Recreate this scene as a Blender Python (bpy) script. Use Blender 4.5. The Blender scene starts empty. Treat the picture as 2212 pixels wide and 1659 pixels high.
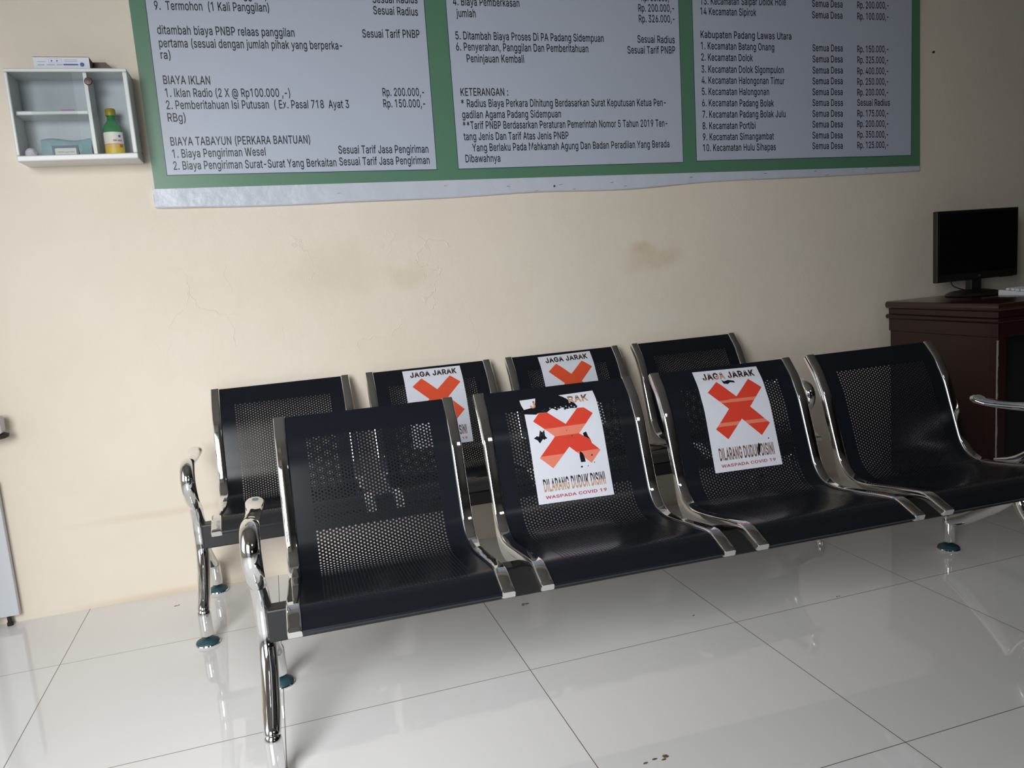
import bpy, bmesh, math, random
import mathutils
import mathutils.geometry
from mathutils import Vector, Matrix

# ------------------------------------------------------------------ camera, light, exposure
scene = bpy.context.scene
col = scene.collection
YAW, PITCH, ROLL = 0.2938, 0.1459, -0.0762
cam_data = bpy.data.cameras.new('camera')
cam = bpy.data.objects.new('camera', cam_data)
col.objects.link(cam)
cam_data.sensor_fit = 'HORIZONTAL'
cam_data.sensor_width = 36.0
cam_data.lens = 36.0 * 1685.9 / 2212.0
cam_data.clip_start = 0.02
_f = Vector((math.sin(YAW) * math.cos(PITCH), math.cos(YAW) * math.cos(PITCH), -math.sin(PITCH)))
_r = Vector((math.cos(YAW), -math.sin(YAW), 0))
_u = _r.cross(_f)
_r2 = math.cos(ROLL) * _r + math.sin(ROLL) * _u
_u2 = -math.sin(ROLL) * _r + math.cos(ROLL) * _u
_m = Matrix((_r2, _u2, -_f)).transposed().to_4x4()
_m.translation = Vector((4.3349, -2.7793, 1.0049))
cam.matrix_world = _m
scene.camera = cam

vs = scene.view_settings
vs.view_transform = 'Standard'
vs.look = 'None'
vs.gamma = 1.0
vs.use_curve_mapping = False
vs.exposure = 0.0

world = bpy.data.worlds.new('overcast_sky')
scene.world = world
world.use_nodes = True
_bg = world.node_tree.nodes['Background']
_bg.inputs[0].default_value = (0.80, 0.90, 1.0, 1)
_bg.inputs[1].default_value = 0.6


X_LEFT = 2.5


def area(name, loc, direction, sx, sy, power, color, spread=180):
    l = bpy.data.lights.new(name, 'AREA')
    l.shape = 'RECTANGLE'
    l.size, l.size_y, l.energy, l.color = sx, sy, power, color
    l.spread = math.radians(spread)
    o = bpy.data.objects.new(name, l)
    col.objects.link(o)
    o.location = loc
    o.rotation_euler = Vector(direction).to_track_quat('-Z', 'Y').to_euler()
    return o


# skylight falling in through the open doorway to the left of the camera
area('daylight_doorway', (3.20, -3.36, 1.46), (math.sin(.50) * math.cos(.42), math.cos(.50) * math.cos(.42), -math.sin(.41)), 1.2, 1.5, 34.5, (0.97, 0.985, 1.0), 93)
# added side light at an added window, for bright strips on the chrome
area('added_side_light', (X_LEFT + .02, -1.30, 1.15), (1, 0, 0), 1.4, 1.5, 4.0, (0.97, 0.985, 1.0))
# added overhead fill, brightens chrome reflections and the near floor
area('added_overhead_fill', (6.2, -4.4, 3.1), (0, 0, -1), 1.2, .6, 9, (1.0, 0.99, 0.97), 130)
# added weak light behind the camera, kept for chrome reflections
area('added_rear_light', (6.5, -7.95, 1.7), (0, 1, -.1), 1.5, 1.1, 4, (0.93, 0.97, 1.0))

# ------------------------------------------------------------------ helpers


def lin(r, g, b):
    f = lambda c: (c / 255.0 / 12.92) if c <= 10 else ((c / 255.0 + 0.055) / 1.055) ** 2.4
    return (f(r), f(g), f(b), 1.0)


def mat(name, base, rough=0.5, metal=0.0, spec=0.5, noise=0.0, nscale=8.0, bump=0.0, bscale=60.0, coat=0.0):
    m = bpy.data.materials.new(name)
    m.use_nodes = True
    nt = m.node_tree
    b = nt.nodes['Principled BSDF']
    b.inputs['Base Color'].default_value = base
    b.inputs['Roughness'].default_value = rough
    b.inputs['Metallic'].default_value = metal
    b.inputs['Specular IOR Level'].default_value = spec
    b.inputs['Coat Weight'].default_value = coat
    b.inputs['Coat Roughness'].default_value = 0.05
    tc = nt.nodes.new('ShaderNodeTexCoord')
    n = nt.nodes.new('ShaderNodeTexNoise')
    n.inputs['Scale'].default_value = nscale
    n.inputs['Detail'].default_value = 5
    nt.links.new(tc.outputs['Object'], n.inputs['Vector'])
    if noise:
        mx = nt.nodes.new('ShaderNodeMix')
        mx.data_type = 'RGBA'
        mx.inputs['A'].default_value = base
        mx.inputs['B'].default_value = tuple(c * (1 - noise) for c in base[:3]) + (1,)
        nt.links.new(n.outputs['Fac'], mx.inputs['Factor'])
        nt.links.new(mx.outputs['Result'], b.inputs['Base Color'])
    if bump:
        n2 = nt.nodes.new('ShaderNodeTexNoise')
        n2.inputs['Scale'].default_value = bscale
        n2.inputs['Detail'].default_value = 4
        nt.links.new(tc.outputs['Object'], n2.inputs['Vector'])
        bp = nt.nodes.new('ShaderNodeBump')
        bp.inputs['Strength'].default_value = bump
        bp.inputs['Distance'].default_value = 0.01
        nt.links.new(n2.outputs['Fac'], bp.inputs['Height'])
        nt.links.new(bp.outputs['Normal'], b.inputs['Normal'])
    return m


class MB:
    """collects verts and faces, builds one mesh object"""

    def __init__(self):
        self.v, self.f, self.mi = [], [], []

    def add(self, verts, faces, mi=0):
        o = len(self.v)
        self.v += [tuple(v) for v in verts]
        self.f += [tuple(i + o for i in f) for f in faces]
        self.mi += [mi] * len(faces)
        return self

    def box(self, x0, y0, z0, x1, y1, z1, mi=0):
        v = [(x, y, z) for z in (z0, z1) for y in (y0, y1) for x in (x0, x1)]
        return self.add(v, [(0, 2, 3, 1), (4, 5, 7, 6), (0, 1, 5, 4), (2, 6, 7, 3), (0, 4, 6, 2), (1, 3, 7, 5)], mi)

    def loft(self, rings, mi=0, caps=True, closed=True):
        n = len(rings[0])
        v = [p for r in rings for p in r]
        f = []
        for i in range(len(rings) - 1):
            for j in range(n if closed else n - 1):
                k = (j + 1) % n
                f.append((i * n + j, i * n + k, (i + 1) * n + k, (i + 1) * n + j))
        if caps:
            f.append(tuple(reversed(range(n))))
            f.append(tuple((len(rings) - 1) * n + j for j in range(n)))
        return self.add(v, f, mi)

    def lathe(self, prof, c=(0, 0, 0), n=24, mi=0, axis='z'):
        rings = []
        for r, h in prof:
            ring = []
            for j in range(n):
                a = 2 * math.pi * j / n
                p = (r * math.cos(a), r * math.sin(a), h)
                if axis == 'y':
                    p = (p[0], -p[2], p[1])
                ring.append((c[0] + p[0], c[1] + p[1], c[2] + p[2]))
            rings.append(ring)
        return self.loft(rings, mi)

    def build(self, name, mats, parent=None, smooth=40, bevel=0.0, seg=2):
        me = bpy.data.meshes.new(name)
        me.from_pydata(self.v, [], self.f)
        for m in (mats if isinstance(mats, (list, tuple)) else [mats]):
            me.materials.append(m)
        me.polygons.foreach_set('material_index', self.mi)
        bm = bmesh.new()
        bm.from_mesh(me)
        bmesh.ops.recalc_face_normals(bm, faces=bm.faces)
        bm.to_mesh(me)
        bm.free()
        if smooth:
            me.shade_smooth()
            me.set_sharp_from_angle(angle=math.radians(smooth))
        o = bpy.data.objects.new(name, me)
        col.objects.link(o)
        if parent:
            o.parent = parent
        if bevel:
            b = o.modifiers.new('bevel', 'BEVEL')
            b.width, b.segments, b.limit_method, b.angle_limit = bevel, seg, 'ANGLE', math.radians(50)
            b.harden_normals = False
        return o


def thing(name, label, cat, loc=(0, 0, 0), rz=0.0, group=None):
    o = bpy.data.objects.new(name, None)
    col.objects.link(o)
    o.location = loc
    o.rotation_euler = (0, 0, rz)
    o.empty_display_size = 0.05
    return tag(o, label, cat, group)


def tag(o, label, cat, group=None):
    o['label'] = label
    o['category'] = cat
    if group:
        o['group'] = group
    return o


def struct(o):
    o['kind'] = 'structure'
    return o


def catmull(pts, n=6):
    out = []
    P = [Vector(p) for p in pts]
    for i in range(len(P) - 1):
        p0 = P[i - 1] if i else P[0] * 2 - P[1]
        p1, p2 = P[i], P[i + 1]
        p3 = P[i + 2] if i + 2 < len(P) else P[-1] * 2 - P[-2]
        for k in range(n):
            t = k / n
            out.append(0.5 * ((2 * p1) + (p2 - p0) * t + (2 * p0 - 5 * p1 + 4 * p2 - p3) * t * t + (3 * p1 - p0 - 3 * p2 + p3) * t ** 3))
    out.append(P[-1])
    return out


def tube(mb, path, rads, n=16, lateral=Vector((1, 0, 0)), mi=0, caps=True):
    """path of Vectors; rads: (lateral radius, other radius) per point"""
    rings = []
    for i, p in enumerate(path):
        t = (path[min(i + 1, len(path) - 1)] - path[max(i - 1, 0)]).normalized()
        b = lateral.cross(t).normalized()
        l = t.cross(b).normalized()
        ra, rb = rads[i]
        rings.append([tuple(p + l * (ra * math.cos(2 * math.pi * j / n)) + b * (rb * math.sin(2 * math.pi * j / n))) for j in range(n)])
    mb.loft(rings, mi, caps)
    return mb


def lerp_rads(ctrl, n):
    """ctrl radii per control point, n samples per span as in catmull"""
    out = []
    for i in range(len(ctrl) - 1):
        for k in range(n):
            t = k / n
            out.append(tuple(a * (1 - t) + b * t for a, b in zip(ctrl[i], ctrl[i + 1])))
    out.append(ctrl[-1])
    return out


def fill2d(contours):
    """flat polygons (with holes by even-odd) -> verts2d, faces"""
    cu = bpy.data.curves.new('tmp_fill', 'CURVE')
    cu.dimensions = '2D'
    cu.fill_mode = 'BOTH'
    for c in contours:
        sp = cu.splines.new('POLY')
        sp.points.add(len(c) - 1)
        for p, q in zip(sp.points, c):
            p.co = (q[0], q[1], 0, 1)
        sp.use_cyclic_u = True
    return _curve_mesh(cu)


def _curve_mesh(cu):
    o = bpy.data.objects.new('tmp', cu)
    col.objects.link(o)
    dg = bpy.context.evaluated_depsgraph_get()
    dg.update()
    me = bpy.data.meshes.new_from_object(o.evaluated_get(dg))
    v = [(p.co.x, p.co.y) for p in me.vertices]
    f = [tuple(p.vertices) for p in me.polygons]
    bpy.data.objects.remove(o)
    bpy.data.curves.remove(cu)
    bpy.data.meshes.remove(me)
    return v, f


# outlines of a plain grotesque alphabet, 1000 units per em: char, advance | contours
GLYPHS = {}
for _l in """ 188|
(273|89,207 101,324 132,441 177,539 236,539 191,428 161,313 151,207 160,115 188,16 236,-96 177,-96 156,-59 139,-21 124,16 111,55 102,93 95,131 90,169
)273|37,-96 86,18 113,116 122,207 112,313 82,428 37,539 97,539 142,441 173,323 184,207 183,168 178,130 171,92 161,53 149,15 134,-22 117,-59 97,-96
*453|201,223 206,331 114,272 89,315 186,365 89,415 114,459 206,400 201,509 250,509 246,400 337,459 362,415 266,365 362,315 337,272 246,331 250,223
,188|38,-119 68,71 137,71 84,-119
-453|337,244 337,188 114,188 114,244
.188|95,-4 78,-1 63,9 53,24 50,41 53,59 63,73 78,83 95,87 113,83 128,73 138,59 141,41 138,24 128,9 113,-1
0453|227,-7 191,-3 158,7 130,24 105,48 85,77 69,113 60,144 53,178 49,214 48,254 49,294 53,330 60,364 69,395 85,431 106,461 130,484 159,502 191,512 227,516 262,512 295,502 323,484 348,461 368,431 384,395 393,364 400,330 404,294 405,254 404,214 400,178 393,144 384,113 368,77 348,48 323,24 295,7 263,-3;227,50 250,52 271,60 290,74 306,92 320,116 330,144 338,176 342,213 344,254 342,295 338,332 330,365 320,393 306,416 290,435 271,449 250,457 227,460 203,457 182,449 163,435 147,416 134,393 123,365 115,332 111,295 109,254 111,213 115,176 123,144 134,116 147,92 163,74 182,60 203,52
1453|276,509 276,0 212,0 212,448 86,358 86,427 198,509
2453|64,0 64,47 234,229 282,282 311,327 320,371 317,397 308,419 293,436 273,449 224,460 196,457 172,447 153,433 139,413 130,390 127,362 66,362 68,391 75,418 86,442 102,464 121,482 143,496 168,507 196,513 225,516 254,513 281,507 306,497 328,482 346,465 361,445 372,423 379,398 381,372 371,318 336,259 267,180 153,60 389,57 389,0
3453|218,-7 188,-5 159,1 133,10 108,22 88,38 70,57 57,79 48,104 44,132 109,132 115,107 126,87 144,71 165,59 219,50 275,61 297,74 315,93 325,116 329,145 326,172 316,196 299,217 275,234 254,241 229,246 201,248 157,248 157,299 288,448 70,452 70,509 372,509 372,461 211,278 211,289 247,290 279,286 308,276 333,262 354,244 371,222 383,198 391,173 393,145 390,116 383,90 370,66 354,45 333,27 309,12 281,2 251,-5
4453|40,105 40,158 247,509 311,509 109,166 413,163 413,105;282,0 282,121 282,146 282,318 343,318 343,0
5453|221,-7 192,-5 165,1 140,11 118,25 99,41 83,60 71,82 63,105 60,130 122,130 127,108 138,89 173,60 221,50 250,53 276,64 298,82 314,104 324,131 328,162 326,183 321,203 314,221 297,244 275,262 248,273 218,277 167,268 128,246 67,253 96,509 366,509 366,452 151,452 134,301 178,325 229,334 252,332 274,328 294,321 313,311 330,299 345,285 358,269 370,251 379,231 386,210 390,187 391,163 388,132 381,102 369,76 352,52 332,32 309,15 282,3 253,-4
6453|226,-7 196,-4 168,3 142,15 119,31 100,51 84,74 73,101 66,130 64,162 65,187 71,212 80,239 137,340 252,509 322,509 151,261 165,288 196,307 235,314 265,312 291,305 316,295 337,280 355,262 370,240 380,215 387,187 389,157 387,127 379,98 368,73 352,50 333,30 310,14 284,3 257,-4;226,48 254,52 279,63 299,79 314,101 324,128 327,157 324,187 314,213 299,235 279,251 254,262 226,265 198,262 174,252 153,235 138,214 128,188 125,158 128,128 138,102 153,79 174,63 198,52
7453|97,0 323,448 62,452 62,509 391,509 391,449 165,0
8453|226,-7 193,-5 163,1 136,11 111,25 91,42 74,62 62,84 54,109 52,135 53,156 58,176 65,195 81,220 101,241 125,256 153,265 129,276 109,289 93,308 80,330 73,354 70,380 73,405 79,429 90,450 106,469 124,485 146,498 170,508 197,514 226,516 255,514 282,508 306,498 328,485 346,469 361,450 373,429 379,405 382,380 379,354 372,330 359,308 343,289 323,276 300,267 327,256 351,241 372,220 387,195 395,176 399,156 401,135 398,109 391,84 378,62 362,42 341,25 317,11 289,1 259,-5;226,49 258,52 285,60 307,74 323,91 333,113 337,139 333,165 322,189 305,208 283,223 256,232 226,235 196,232 169,223 147,208 130,189 119,165 115,139 119,113 129,91 145,74 167,60 185,54 205,50;226,290 274,300 293,313 307,330 316,351 319,376 316,399 308,420 294,437 275,449 226,460 177,449 159,437 145,420 136,399 133,376 136,351 145,330 159,313 178,300
9453|226,516 256,513 285,506 310,494 333,478 352,458 368,434 380,408 387,378 389,347 387,322 382,296 373,270 315,168 200,0 130,0 301,248 287,221 257,202 218,195 188,197 161,203 137,214 116,229 98,247 83,269 72,294 66,321 64,352 66,382 73,411 85,436 101,459 120,479 143,494 168,506 196,513;226,460 199,457 174,446 154,429 138,407 129,381 125,352 129,322 138,295 154,274 174,257 199,247 226,243 254,247 279,257 299,273 314,295 324,321 327,350 324,381 314,407 299,429 279,446 254,457
:188|95,-4 78,-1 63,9 53,24 50,41 53,59 63,73 78,83 95,87 113,83 128,73 138,59 141,41 138,24 128,9 113,-1;95,271 78,274 63,284 53,299 50,316 53,334 63,349 78,359 95,362 113,359 128,349 138,334 141,316 138,299 128,284 113,274
@676|355,-135 319,-134 284,-130 252,-123 221,-114 184,-98 151,-77 122,-53 98,-24 77,9 61,46 52,77 45,109 42,143 40,179 42,215 46,248 52,280 61,309 78,346 98,379 123,408 151,433 184,454 220,470 249,480 281,486 314,490 349,492 383,490 415,486 445,479 472,469 506,452 536,432 562,407 584,380 603,351 617,319 627,285 633,251 635,215 631,142 615,76 599,49 579,28 561,18 541,13 517,11 476,17 441,36 429,50 423,68 408,48 388,30 371,20 351,15 326,13 298,15 273,23 251,35 232,52 216,73 204,96 195,123 190,152 188,182 190,212 197,239 207,265 220,287 237,306 257,322 279,334 304,341 330,343 360,340 385,331 416,306 419,335 474,335 474,110 476,91 485,74 499,63 518,59 540,63 557,76 568,97 576,127 581,215 579,245 575,273 567,301 555,327 541,351 523,373 502,393 477,410 450,424 419,434 385,440 347,442 309,440 274,434 242,424 213,410 187,393 164,372 144,347 128,320 115,289 105,255 100,218 98,178 100,138 105,100 115,66 128,35 144,8 165,-17 188,-37 215,-54 246,-68 280,-78 317,-83 357,-85 412,-80 458,-69 489,-59 504,-107 464,-120 411,-131;329,65 359,68 382,78 400,95 412,118 422,185 421,210 417,231 411,249 399,269 381,282 331,292 305,288 283,277 265,260 252,239 242,185 251,125 262,101 279,81 301,69
A480|16,0 201,509 276,509 463,0 395,0 287,302 264,372 232,478 245,478 213,371 191,302 85,0;110,142 110,199 370,199 370,142
B456|60,0 60,509 241,509 274,507 304,501 329,491 350,477 367,461 381,442 390,421 396,398 398,374 395,344 387,320 356,286 315,267 339,257 363,245 385,227 402,203 411,184 416,161 418,136 416,111 410,88 400,67 386,48 368,31 344,18 317,8 284,2 247,0;125,57 245,57 281,60 309,67 330,80 344,96 353,115 355,137 352,161 342,184 327,203 306,218 279,228 248,231 125,231;125,285 238,285 288,296 308,309 323,326 333,348 336,372 333,393 326,412 313,429 294,442 270,449 240,452 125,452
C510|267,-7 235,-5 205,1 177,11 150,25 126,42 104,63 86,88 70,115 57,146 48,179 42,215 40,254 42,293 48,329 57,362 70,393 86,421 104,445 126,466 150,484 177,498 205,508 235,514 267,516 340,504 362,496 383,485 402,471 419,456 435,438 448,418 459,397 467,373 473,348 408,348 389,395 357,428 315,449 267,456 237,453 209,445 184,432 161,414 141,391 125,364 113,332 106,295 103,254 106,213 113,177 125,145 141,117 161,94 184,76 210,63 237,56 267,53 315,60 357,81 389,114 408,160 473,160 467,135 459,112 448,91 435,71 420,53 402,38 383,24 363,13 341,5 317,-2 293,-6
D502|219,0 96,0 96,57 215,57 254,60 288,68 318,81 343,99 363,122 379,149 390,181 397,216 399,255 397,294 390,329 379,361 364,388 344,410 320,428 291,441 258,449 221,452 93,452 93,509 225,509 261,507 294,501 325,492 353,478 385,455 412,426 433,391 446,361 455,329 460,293 462,255 460,217 455,181 446,149 433,119 417,92 398,68 376,48 351,31 322,17 291,8 256,2;125,509 125,0 60,0 60,509
E419|60,0 60,509 372,509 372,452 125,452 125,286 355,286 355,229 125,229 125,57 375,57 375,0
G520|269,-7 236,-5 205,1 176,11 149,25 125,43 104,64 85,88 69,116 57,146 47,179 42,215 40,254 42,293 47,329 57,362 69,393 85,421 103,445 125,466 149,484 175,498 203,508 233,514 265,516 291,514 316,510 340,504 363,494 384,483 403,469 421,453 436,436 449,416 460,395 468,373 474,349 408,349 387,393 356,427 315,448 265,456 236,453 209,445 183,432 160,414 141,392 125,364 113,332 106,295 103,254 106,213 113,177 125,145 141,117 161,95 184,76 210,63 238,56 269,53 296,55 322,61 345,71 365,85 382,102 396,123 407,147 413,173 415,202 434,199 283,199 283,256 478,256 478,200 475,160 466,124 451,91 431,62 406,38 377,19 344,5 308,-4
H517|60,0 60,509 125,509 125,289 392,289 392,509 457,509 457,0 392,0 392,232 125,232 125,0
I190|60,0 60,509 128,509 128,0
J396|185,-7 143,-2 106,11 75,33 57,55 44,81 36,111 33,145 33,173 98,173 98,145 100,117 108,93 122,74 139,61 160,53 185,50 209,53 230,61 248,74 261,93 269,117 272,145 272,509 336,509 336,145 334,111 326,81 313,55 294,33 263,11 227,-2
K467|104,145 104,216 139,261 174,303 212,344 364,509 448,509 231,276;60,0 60,509 125,509 125,334 124,225 125,193 125,0;372,0 188,259 228,309 449,0
L393|60,0 60,509 125,509 125,57 361,57 361,0
M628|60,0 60,509 152,509 277,187 287,159 299,123 311,84 322,49 307,49 318,83 330,121 342,158 352,187 476,509 568,509 568,0 504,0 504,291 504,327 505,369 506,413 507,457 498,409 482,363 467,322 456,291 342,0 286,0 170,291 159,321 145,361 129,408 112,457 120,416 121,372 122,328 122,291 122,0
N523|60,0 60,509 136,509 343,183 363,151 388,107 414,55 405,54 401,108 399,157 399,195 399,509 463,509 463,0 387,0 202,290 177,331 148,381 108,452 119,454 122,384 124,328 125,291 125,0
O533|267,-7 235,-5 205,1 177,11 150,25 126,42 105,63 86,88 70,115 57,146 48,179 42,215 40,254 42,293 48,329 57,362 70,393 86,421 105,445 126,466 150,484 177,498 205,508 235,514 267,516 299,514 329,508 357,498 384,484 408,466 429,445 448,421 464,393 477,362 486,329 491,293 493,254 491,215 486,179 477,146 464,115 448,88 429,63 408,42 384,25 357,11 329,1 299,-5;267,53 296,55 324,63 349,76 372,94 392,116 408,144 420,176 428,213 430,254 428,295 420,332 408,365 392,392 372,415 349,433 324,446 296,453 267,456 237,453 210,445 184,433 161,415 142,392 125,364 113,332 106,295 103,254 106,213 113,176 125,144 142,117 161,94 184,76 210,63 237,55
P445|60,0 60,509 235,509 272,506 305,499 332,487 356,471 375,452 390,430 400,404 407,377 409,348 407,318 400,291 390,265 375,243 356,223 332,207 305,195 272,188 235,186 125,186 125,0;125,452 125,242 233,242 257,244 279,248 297,256 318,272 333,294 342,319 344,348 342,376 333,402 318,423 297,439 279,446 257,451 232,452
R449|60,0 60,509 236,509 273,506 305,500 333,489 356,473 376,455 390,433 401,408 407,381 409,352 407,323 401,296 390,271 376,250 356,232 333,217 305,206 273,200 236,198 125,198 125,0;125,452 125,255 234,255 258,256 280,260 298,267 319,281 334,300 342,324 345,352 342,380 334,405 319,425 298,440 279,446 258,451 233,452;353,0 230,229 303,229 428,0
S447|224,-9 188,-7 156,-1 128,9 102,23 81,40 64,60 51,83 42,109 38,137 104,137 110,110 123,88 142,71 166,59 224,49 246,50 267,54 286,60 311,74 329,92 341,114 346,139 342,161 332,179 296,205 245,222 184,239 145,253 112,269 86,289 67,313 56,341 52,372 54,400 62,425 75,448 92,468 113,484 138,498 165,508 195,514 227,516 259,514 289,508 316,498 340,484 360,468 377,449 390,427 398,403 401,378 337,378 332,402 320,421 302,437 280,449 254,456 225,459 194,456 167,448 145,435 129,418 118,398 115,376 119,352 131,334 169,308 212,293 264,279 312,264 359,238 395,198 402,180 407,161 408,139 406,112 399,87 386,64 370,43 349,25 323,11 294,0 261,-7
T449|32,452 32,509 417,509 417,452 257,452 257,0 193,0 193,452
U517|259,-8 220,-6 186,2 154,15 126,33 103,55 85,80 71,108 63,140 60,173 60,509 124,509 124,178 126,155 132,133 141,113 153,95 169,80 187,68 208,59 232,53 259,52 285,53 309,59 331,68 349,80 364,95 377,113 385,133 391,155 393,178 393,509 457,509 457,173 454,140 446,108 433,80 414,55 391,33 363,15 332,2 297,-6
V480|204,0 16,509 84,509 192,206 215,137 248,31 235,31 267,138 290,206 395,509 463,509 278,0
W686|155,0 16,509 82,509 163,196 175,145 187,94 197,40 200,94 211,145 224,196 306,509 380,509 462,196 474,145 486,94 497,40 499,94 510,145 523,196 603,509 670,509 530,0 455,0 368,323 351,391 336,475 350,475 335,395 318,323 230,0
X474|18,0 217,284 217,236 29,509 104,509 178,400 204,361 223,329 243,292 232,292 252,329 272,361 298,400 374,509 446,509 259,239 259,287 456,0 382,0 292,129 268,165 250,195 230,231 244,231 225,196 206,166 182,129 91,0
Y472|203,0 203,208 16,509 91,509 192,344 222,292 250,230 224,230 251,293 280,344 381,509 455,509 268,208 268,0
a389|160,-9 137,-7 115,-3 94,5 76,15 60,29 48,45 38,63 32,84 30,108 34,138 43,161 58,179 78,193 125,211 178,220 234,227 265,235 273,243 276,255 267,297 240,322 196,331 149,322 118,301 100,274 41,291 51,313 64,331 79,346 95,358 114,368 133,375 194,384 239,379 286,360 306,343 322,320 330,301 335,278 337,251 337,0 277,0 277,52 252,25 215,1;170,45 202,49 228,59 248,74 263,93 272,115 276,138 276,190 259,182 231,176 200,171 175,168 134,159 103,139 95,124 92,105 102,72 130,52
b424|229,-8 198,-5 172,4 138,31 118,59 112,0 53,0 53,509 114,509 114,319 137,346 171,373 197,381 229,384 259,382 287,374 313,361 335,342 354,320 370,293 381,261 388,227 390,189 388,151 381,116 370,84 355,57 336,34 313,16 288,3 260,-6;220,47 242,49 262,55 279,66 294,80 306,97 316,117 323,139 327,163 328,189 327,215 323,239 316,261 307,281 295,298 280,311 262,322 243,328 220,330 198,328 178,322 161,312 147,299 134,282 125,263 118,241 114,216 113,189 114,162 118,138 125,115 135,95 147,78 162,65 179,55 198,49
c396|207,-8 174,-5 144,3 117,16 93,35 72,58 56,85 44,116 37,150 34,187 37,225 44,260 56,291 72,318 93,341 117,360 144,374 174,382 207,384 260,377 305,356 340,322 362,277 303,262 290,289 270,311 242,325 207,330 184,328 163,321 145,310 130,296 118,278 108,258 102,236 98,212 96,187 98,163 102,139 108,117 118,97 130,80 145,66 163,55 184,49 207,46 243,52 271,66 292,89 304,117 363,102 341,56 306,21 261,-1
d424|195,-8 165,-6 137,3 111,16 89,34 70,57 55,84 43,116 36,151 34,189 36,227 43,261 55,293 70,320 89,342 112,361 137,374 165,382 196,384 228,381 253,373 287,346 306,319 311,509 372,509 372,0 313,0 313,59 287,31 252,4 227,-5;205,47 226,49 246,55 263,65 278,78 290,95 299,115 306,138 310,162 312,189 310,216 306,241 300,263 290,282 278,299 263,312 246,322 227,328 205,330 182,328 162,322 145,311 130,298 118,281 108,261 102,239 98,215 96,189 98,163 102,139 109,117 118,97 130,80 145,66 162,55 182,49
e404|212,-8 177,-5 145,3 117,16 92,35 72,58 56,85 44,116 37,150 34,187 36,224 44,258 55,290 71,317 91,340 115,359 142,373 172,382 205,384 266,374 285,366 303,355 319,341 334,324 347,305 357,282 365,256 370,227 371,194 371,169 75,169 75,221 338,221 310,202 308,226 304,248 298,269 283,294 263,314 237,326 205,330 183,328 164,323 146,313 125,294 109,270 99,241 96,211 96,178 98,151 102,127 110,106 121,88 135,73 151,61 169,53 190,48 212,46 254,53 285,73 306,105 365,91 353,63 335,39 320,26 302,14 283,4 261,-3 237,-7
f254|228,379 228,327 6,327 6,379;81,0 81,432 84,461 96,486 113,505 135,519 187,530 222,527 243,521 227,468 215,472 195,474 171,470 154,460 145,443 142,419 142,0
g425|207,-151 180,-149 156,-146 134,-140 82,-110 51,-69 101,-41 122,-66 154,-88 207,-97 236,-95 261,-87 282,-75 298,-58 308,-34 311,-6 311,68 287,41 252,16 227,8 195,5 165,7 138,14 113,27 90,43 71,65 55,90 43,120 36,154 34,191 36,229 43,263 55,293 71,320 90,342 112,361 138,374 166,382 196,384 228,382 253,373 288,346 308,319 313,379 372,379 372,-9 370,-40 363,-67 350,-90 334,-109 314,-124 291,-136 265,-144 237,-149;205,59 227,61 246,66 264,75 285,95 300,121 307,142 311,166 312,193 311,219 307,242 300,264 291,283 279,299 264,312 247,322 227,328 205,330 182,328 163,322 145,312 130,298 118,282 109,262 102,241 98,218 96,193 98,167 102,144 109,123 124,96 145,76 163,66 183,61
h410|114,227 114,0 53,0 53,509 114,509 114,287 102,287 116,319 132,344 152,362 175,374 200,382 227,384 252,383 275,377 295,369 313,356 328,340 341,321 350,298 355,271 357,240 357,0 296,0 296,235 293,263 286,286 273,304 256,318 235,326 210,329 184,326 161,317 141,303 126,283 117,257
i167|53,0 53,379 114,379 114,0;84,443 67,446 54,455 44,468 41,483 44,499 54,512 67,521 84,524 100,521 114,512 123,499 126,483 123,468 114,455 100,446
j167|53,379 114,379 114,-30 112,-52 108,-72 102,-90 86,-113 65,-129 47,-137 27,-141 4,-143 -10,-143 -10,-87 2,-87 25,-83 40,-72 50,-54 53,-29;83,443 67,446 53,455 44,468 41,483 44,499 53,512 67,521 83,524 100,521 114,512 123,499 126,483 123,468 114,455 100,446
k381|110,137 110,212 121,212 284,379 360,379 184,199;53,0 53,509 114,509 114,0;294,0 148,186 191,229 372,0
l167|53,0 53,509 114,509 114,0
m610|53,0 53,379 112,379 112,295 118,323 132,346 172,376 219,386 245,383 268,375 287,361 303,342 314,320 321,295 322,321 337,343 381,375 437,386 458,385 478,380 497,372 514,361 529,346 541,328 550,307 555,283 557,255 557,0 496,0 496,254 493,279 485,298 473,313 447,326 419,330 395,328 374,320 345,290 335,247 335,0 274,0 274,260 269,288 253,311 229,326 199,330 158,320 140,307 126,289 117,266 114,238 114,0
n410|114,227 114,0 53,0 53,379 112,379 112,287 102,287 116,319 132,344 152,362 175,374 200,382 227,384 252,383 275,377 295,369 313,356 328,340 341,321 350,298 355,271 357,240 357,0 296,0 296,235 293,263 286,286 273,304 256,318 235,326 210,329 184,326 161,317 141,303 126,283 117,257
o415|207,-8 174,-5 144,3 117,16 93,35 72,58 56,85 44,116 37,150 34,187 37,225 44,260 56,291 72,318 93,341 117,360 144,374 174,382 207,384 241,382 271,374 299,360 323,341 343,318 359,291 371,260 379,225 381,187 379,150 371,116 359,85 343,58 323,35 299,16 271,3 241,-5;207,46 231,49 252,55 270,66 285,80 298,97 307,117 314,139 318,163 319,187 318,212 314,236 307,258 298,278 285,296 270,310 252,321 231,328 207,330 184,328 163,321 145,310 130,296 118,278 108,258 102,236 98,212 96,187 98,163 102,139 108,117 118,97 130,80 145,66 163,55 184,49
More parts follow.
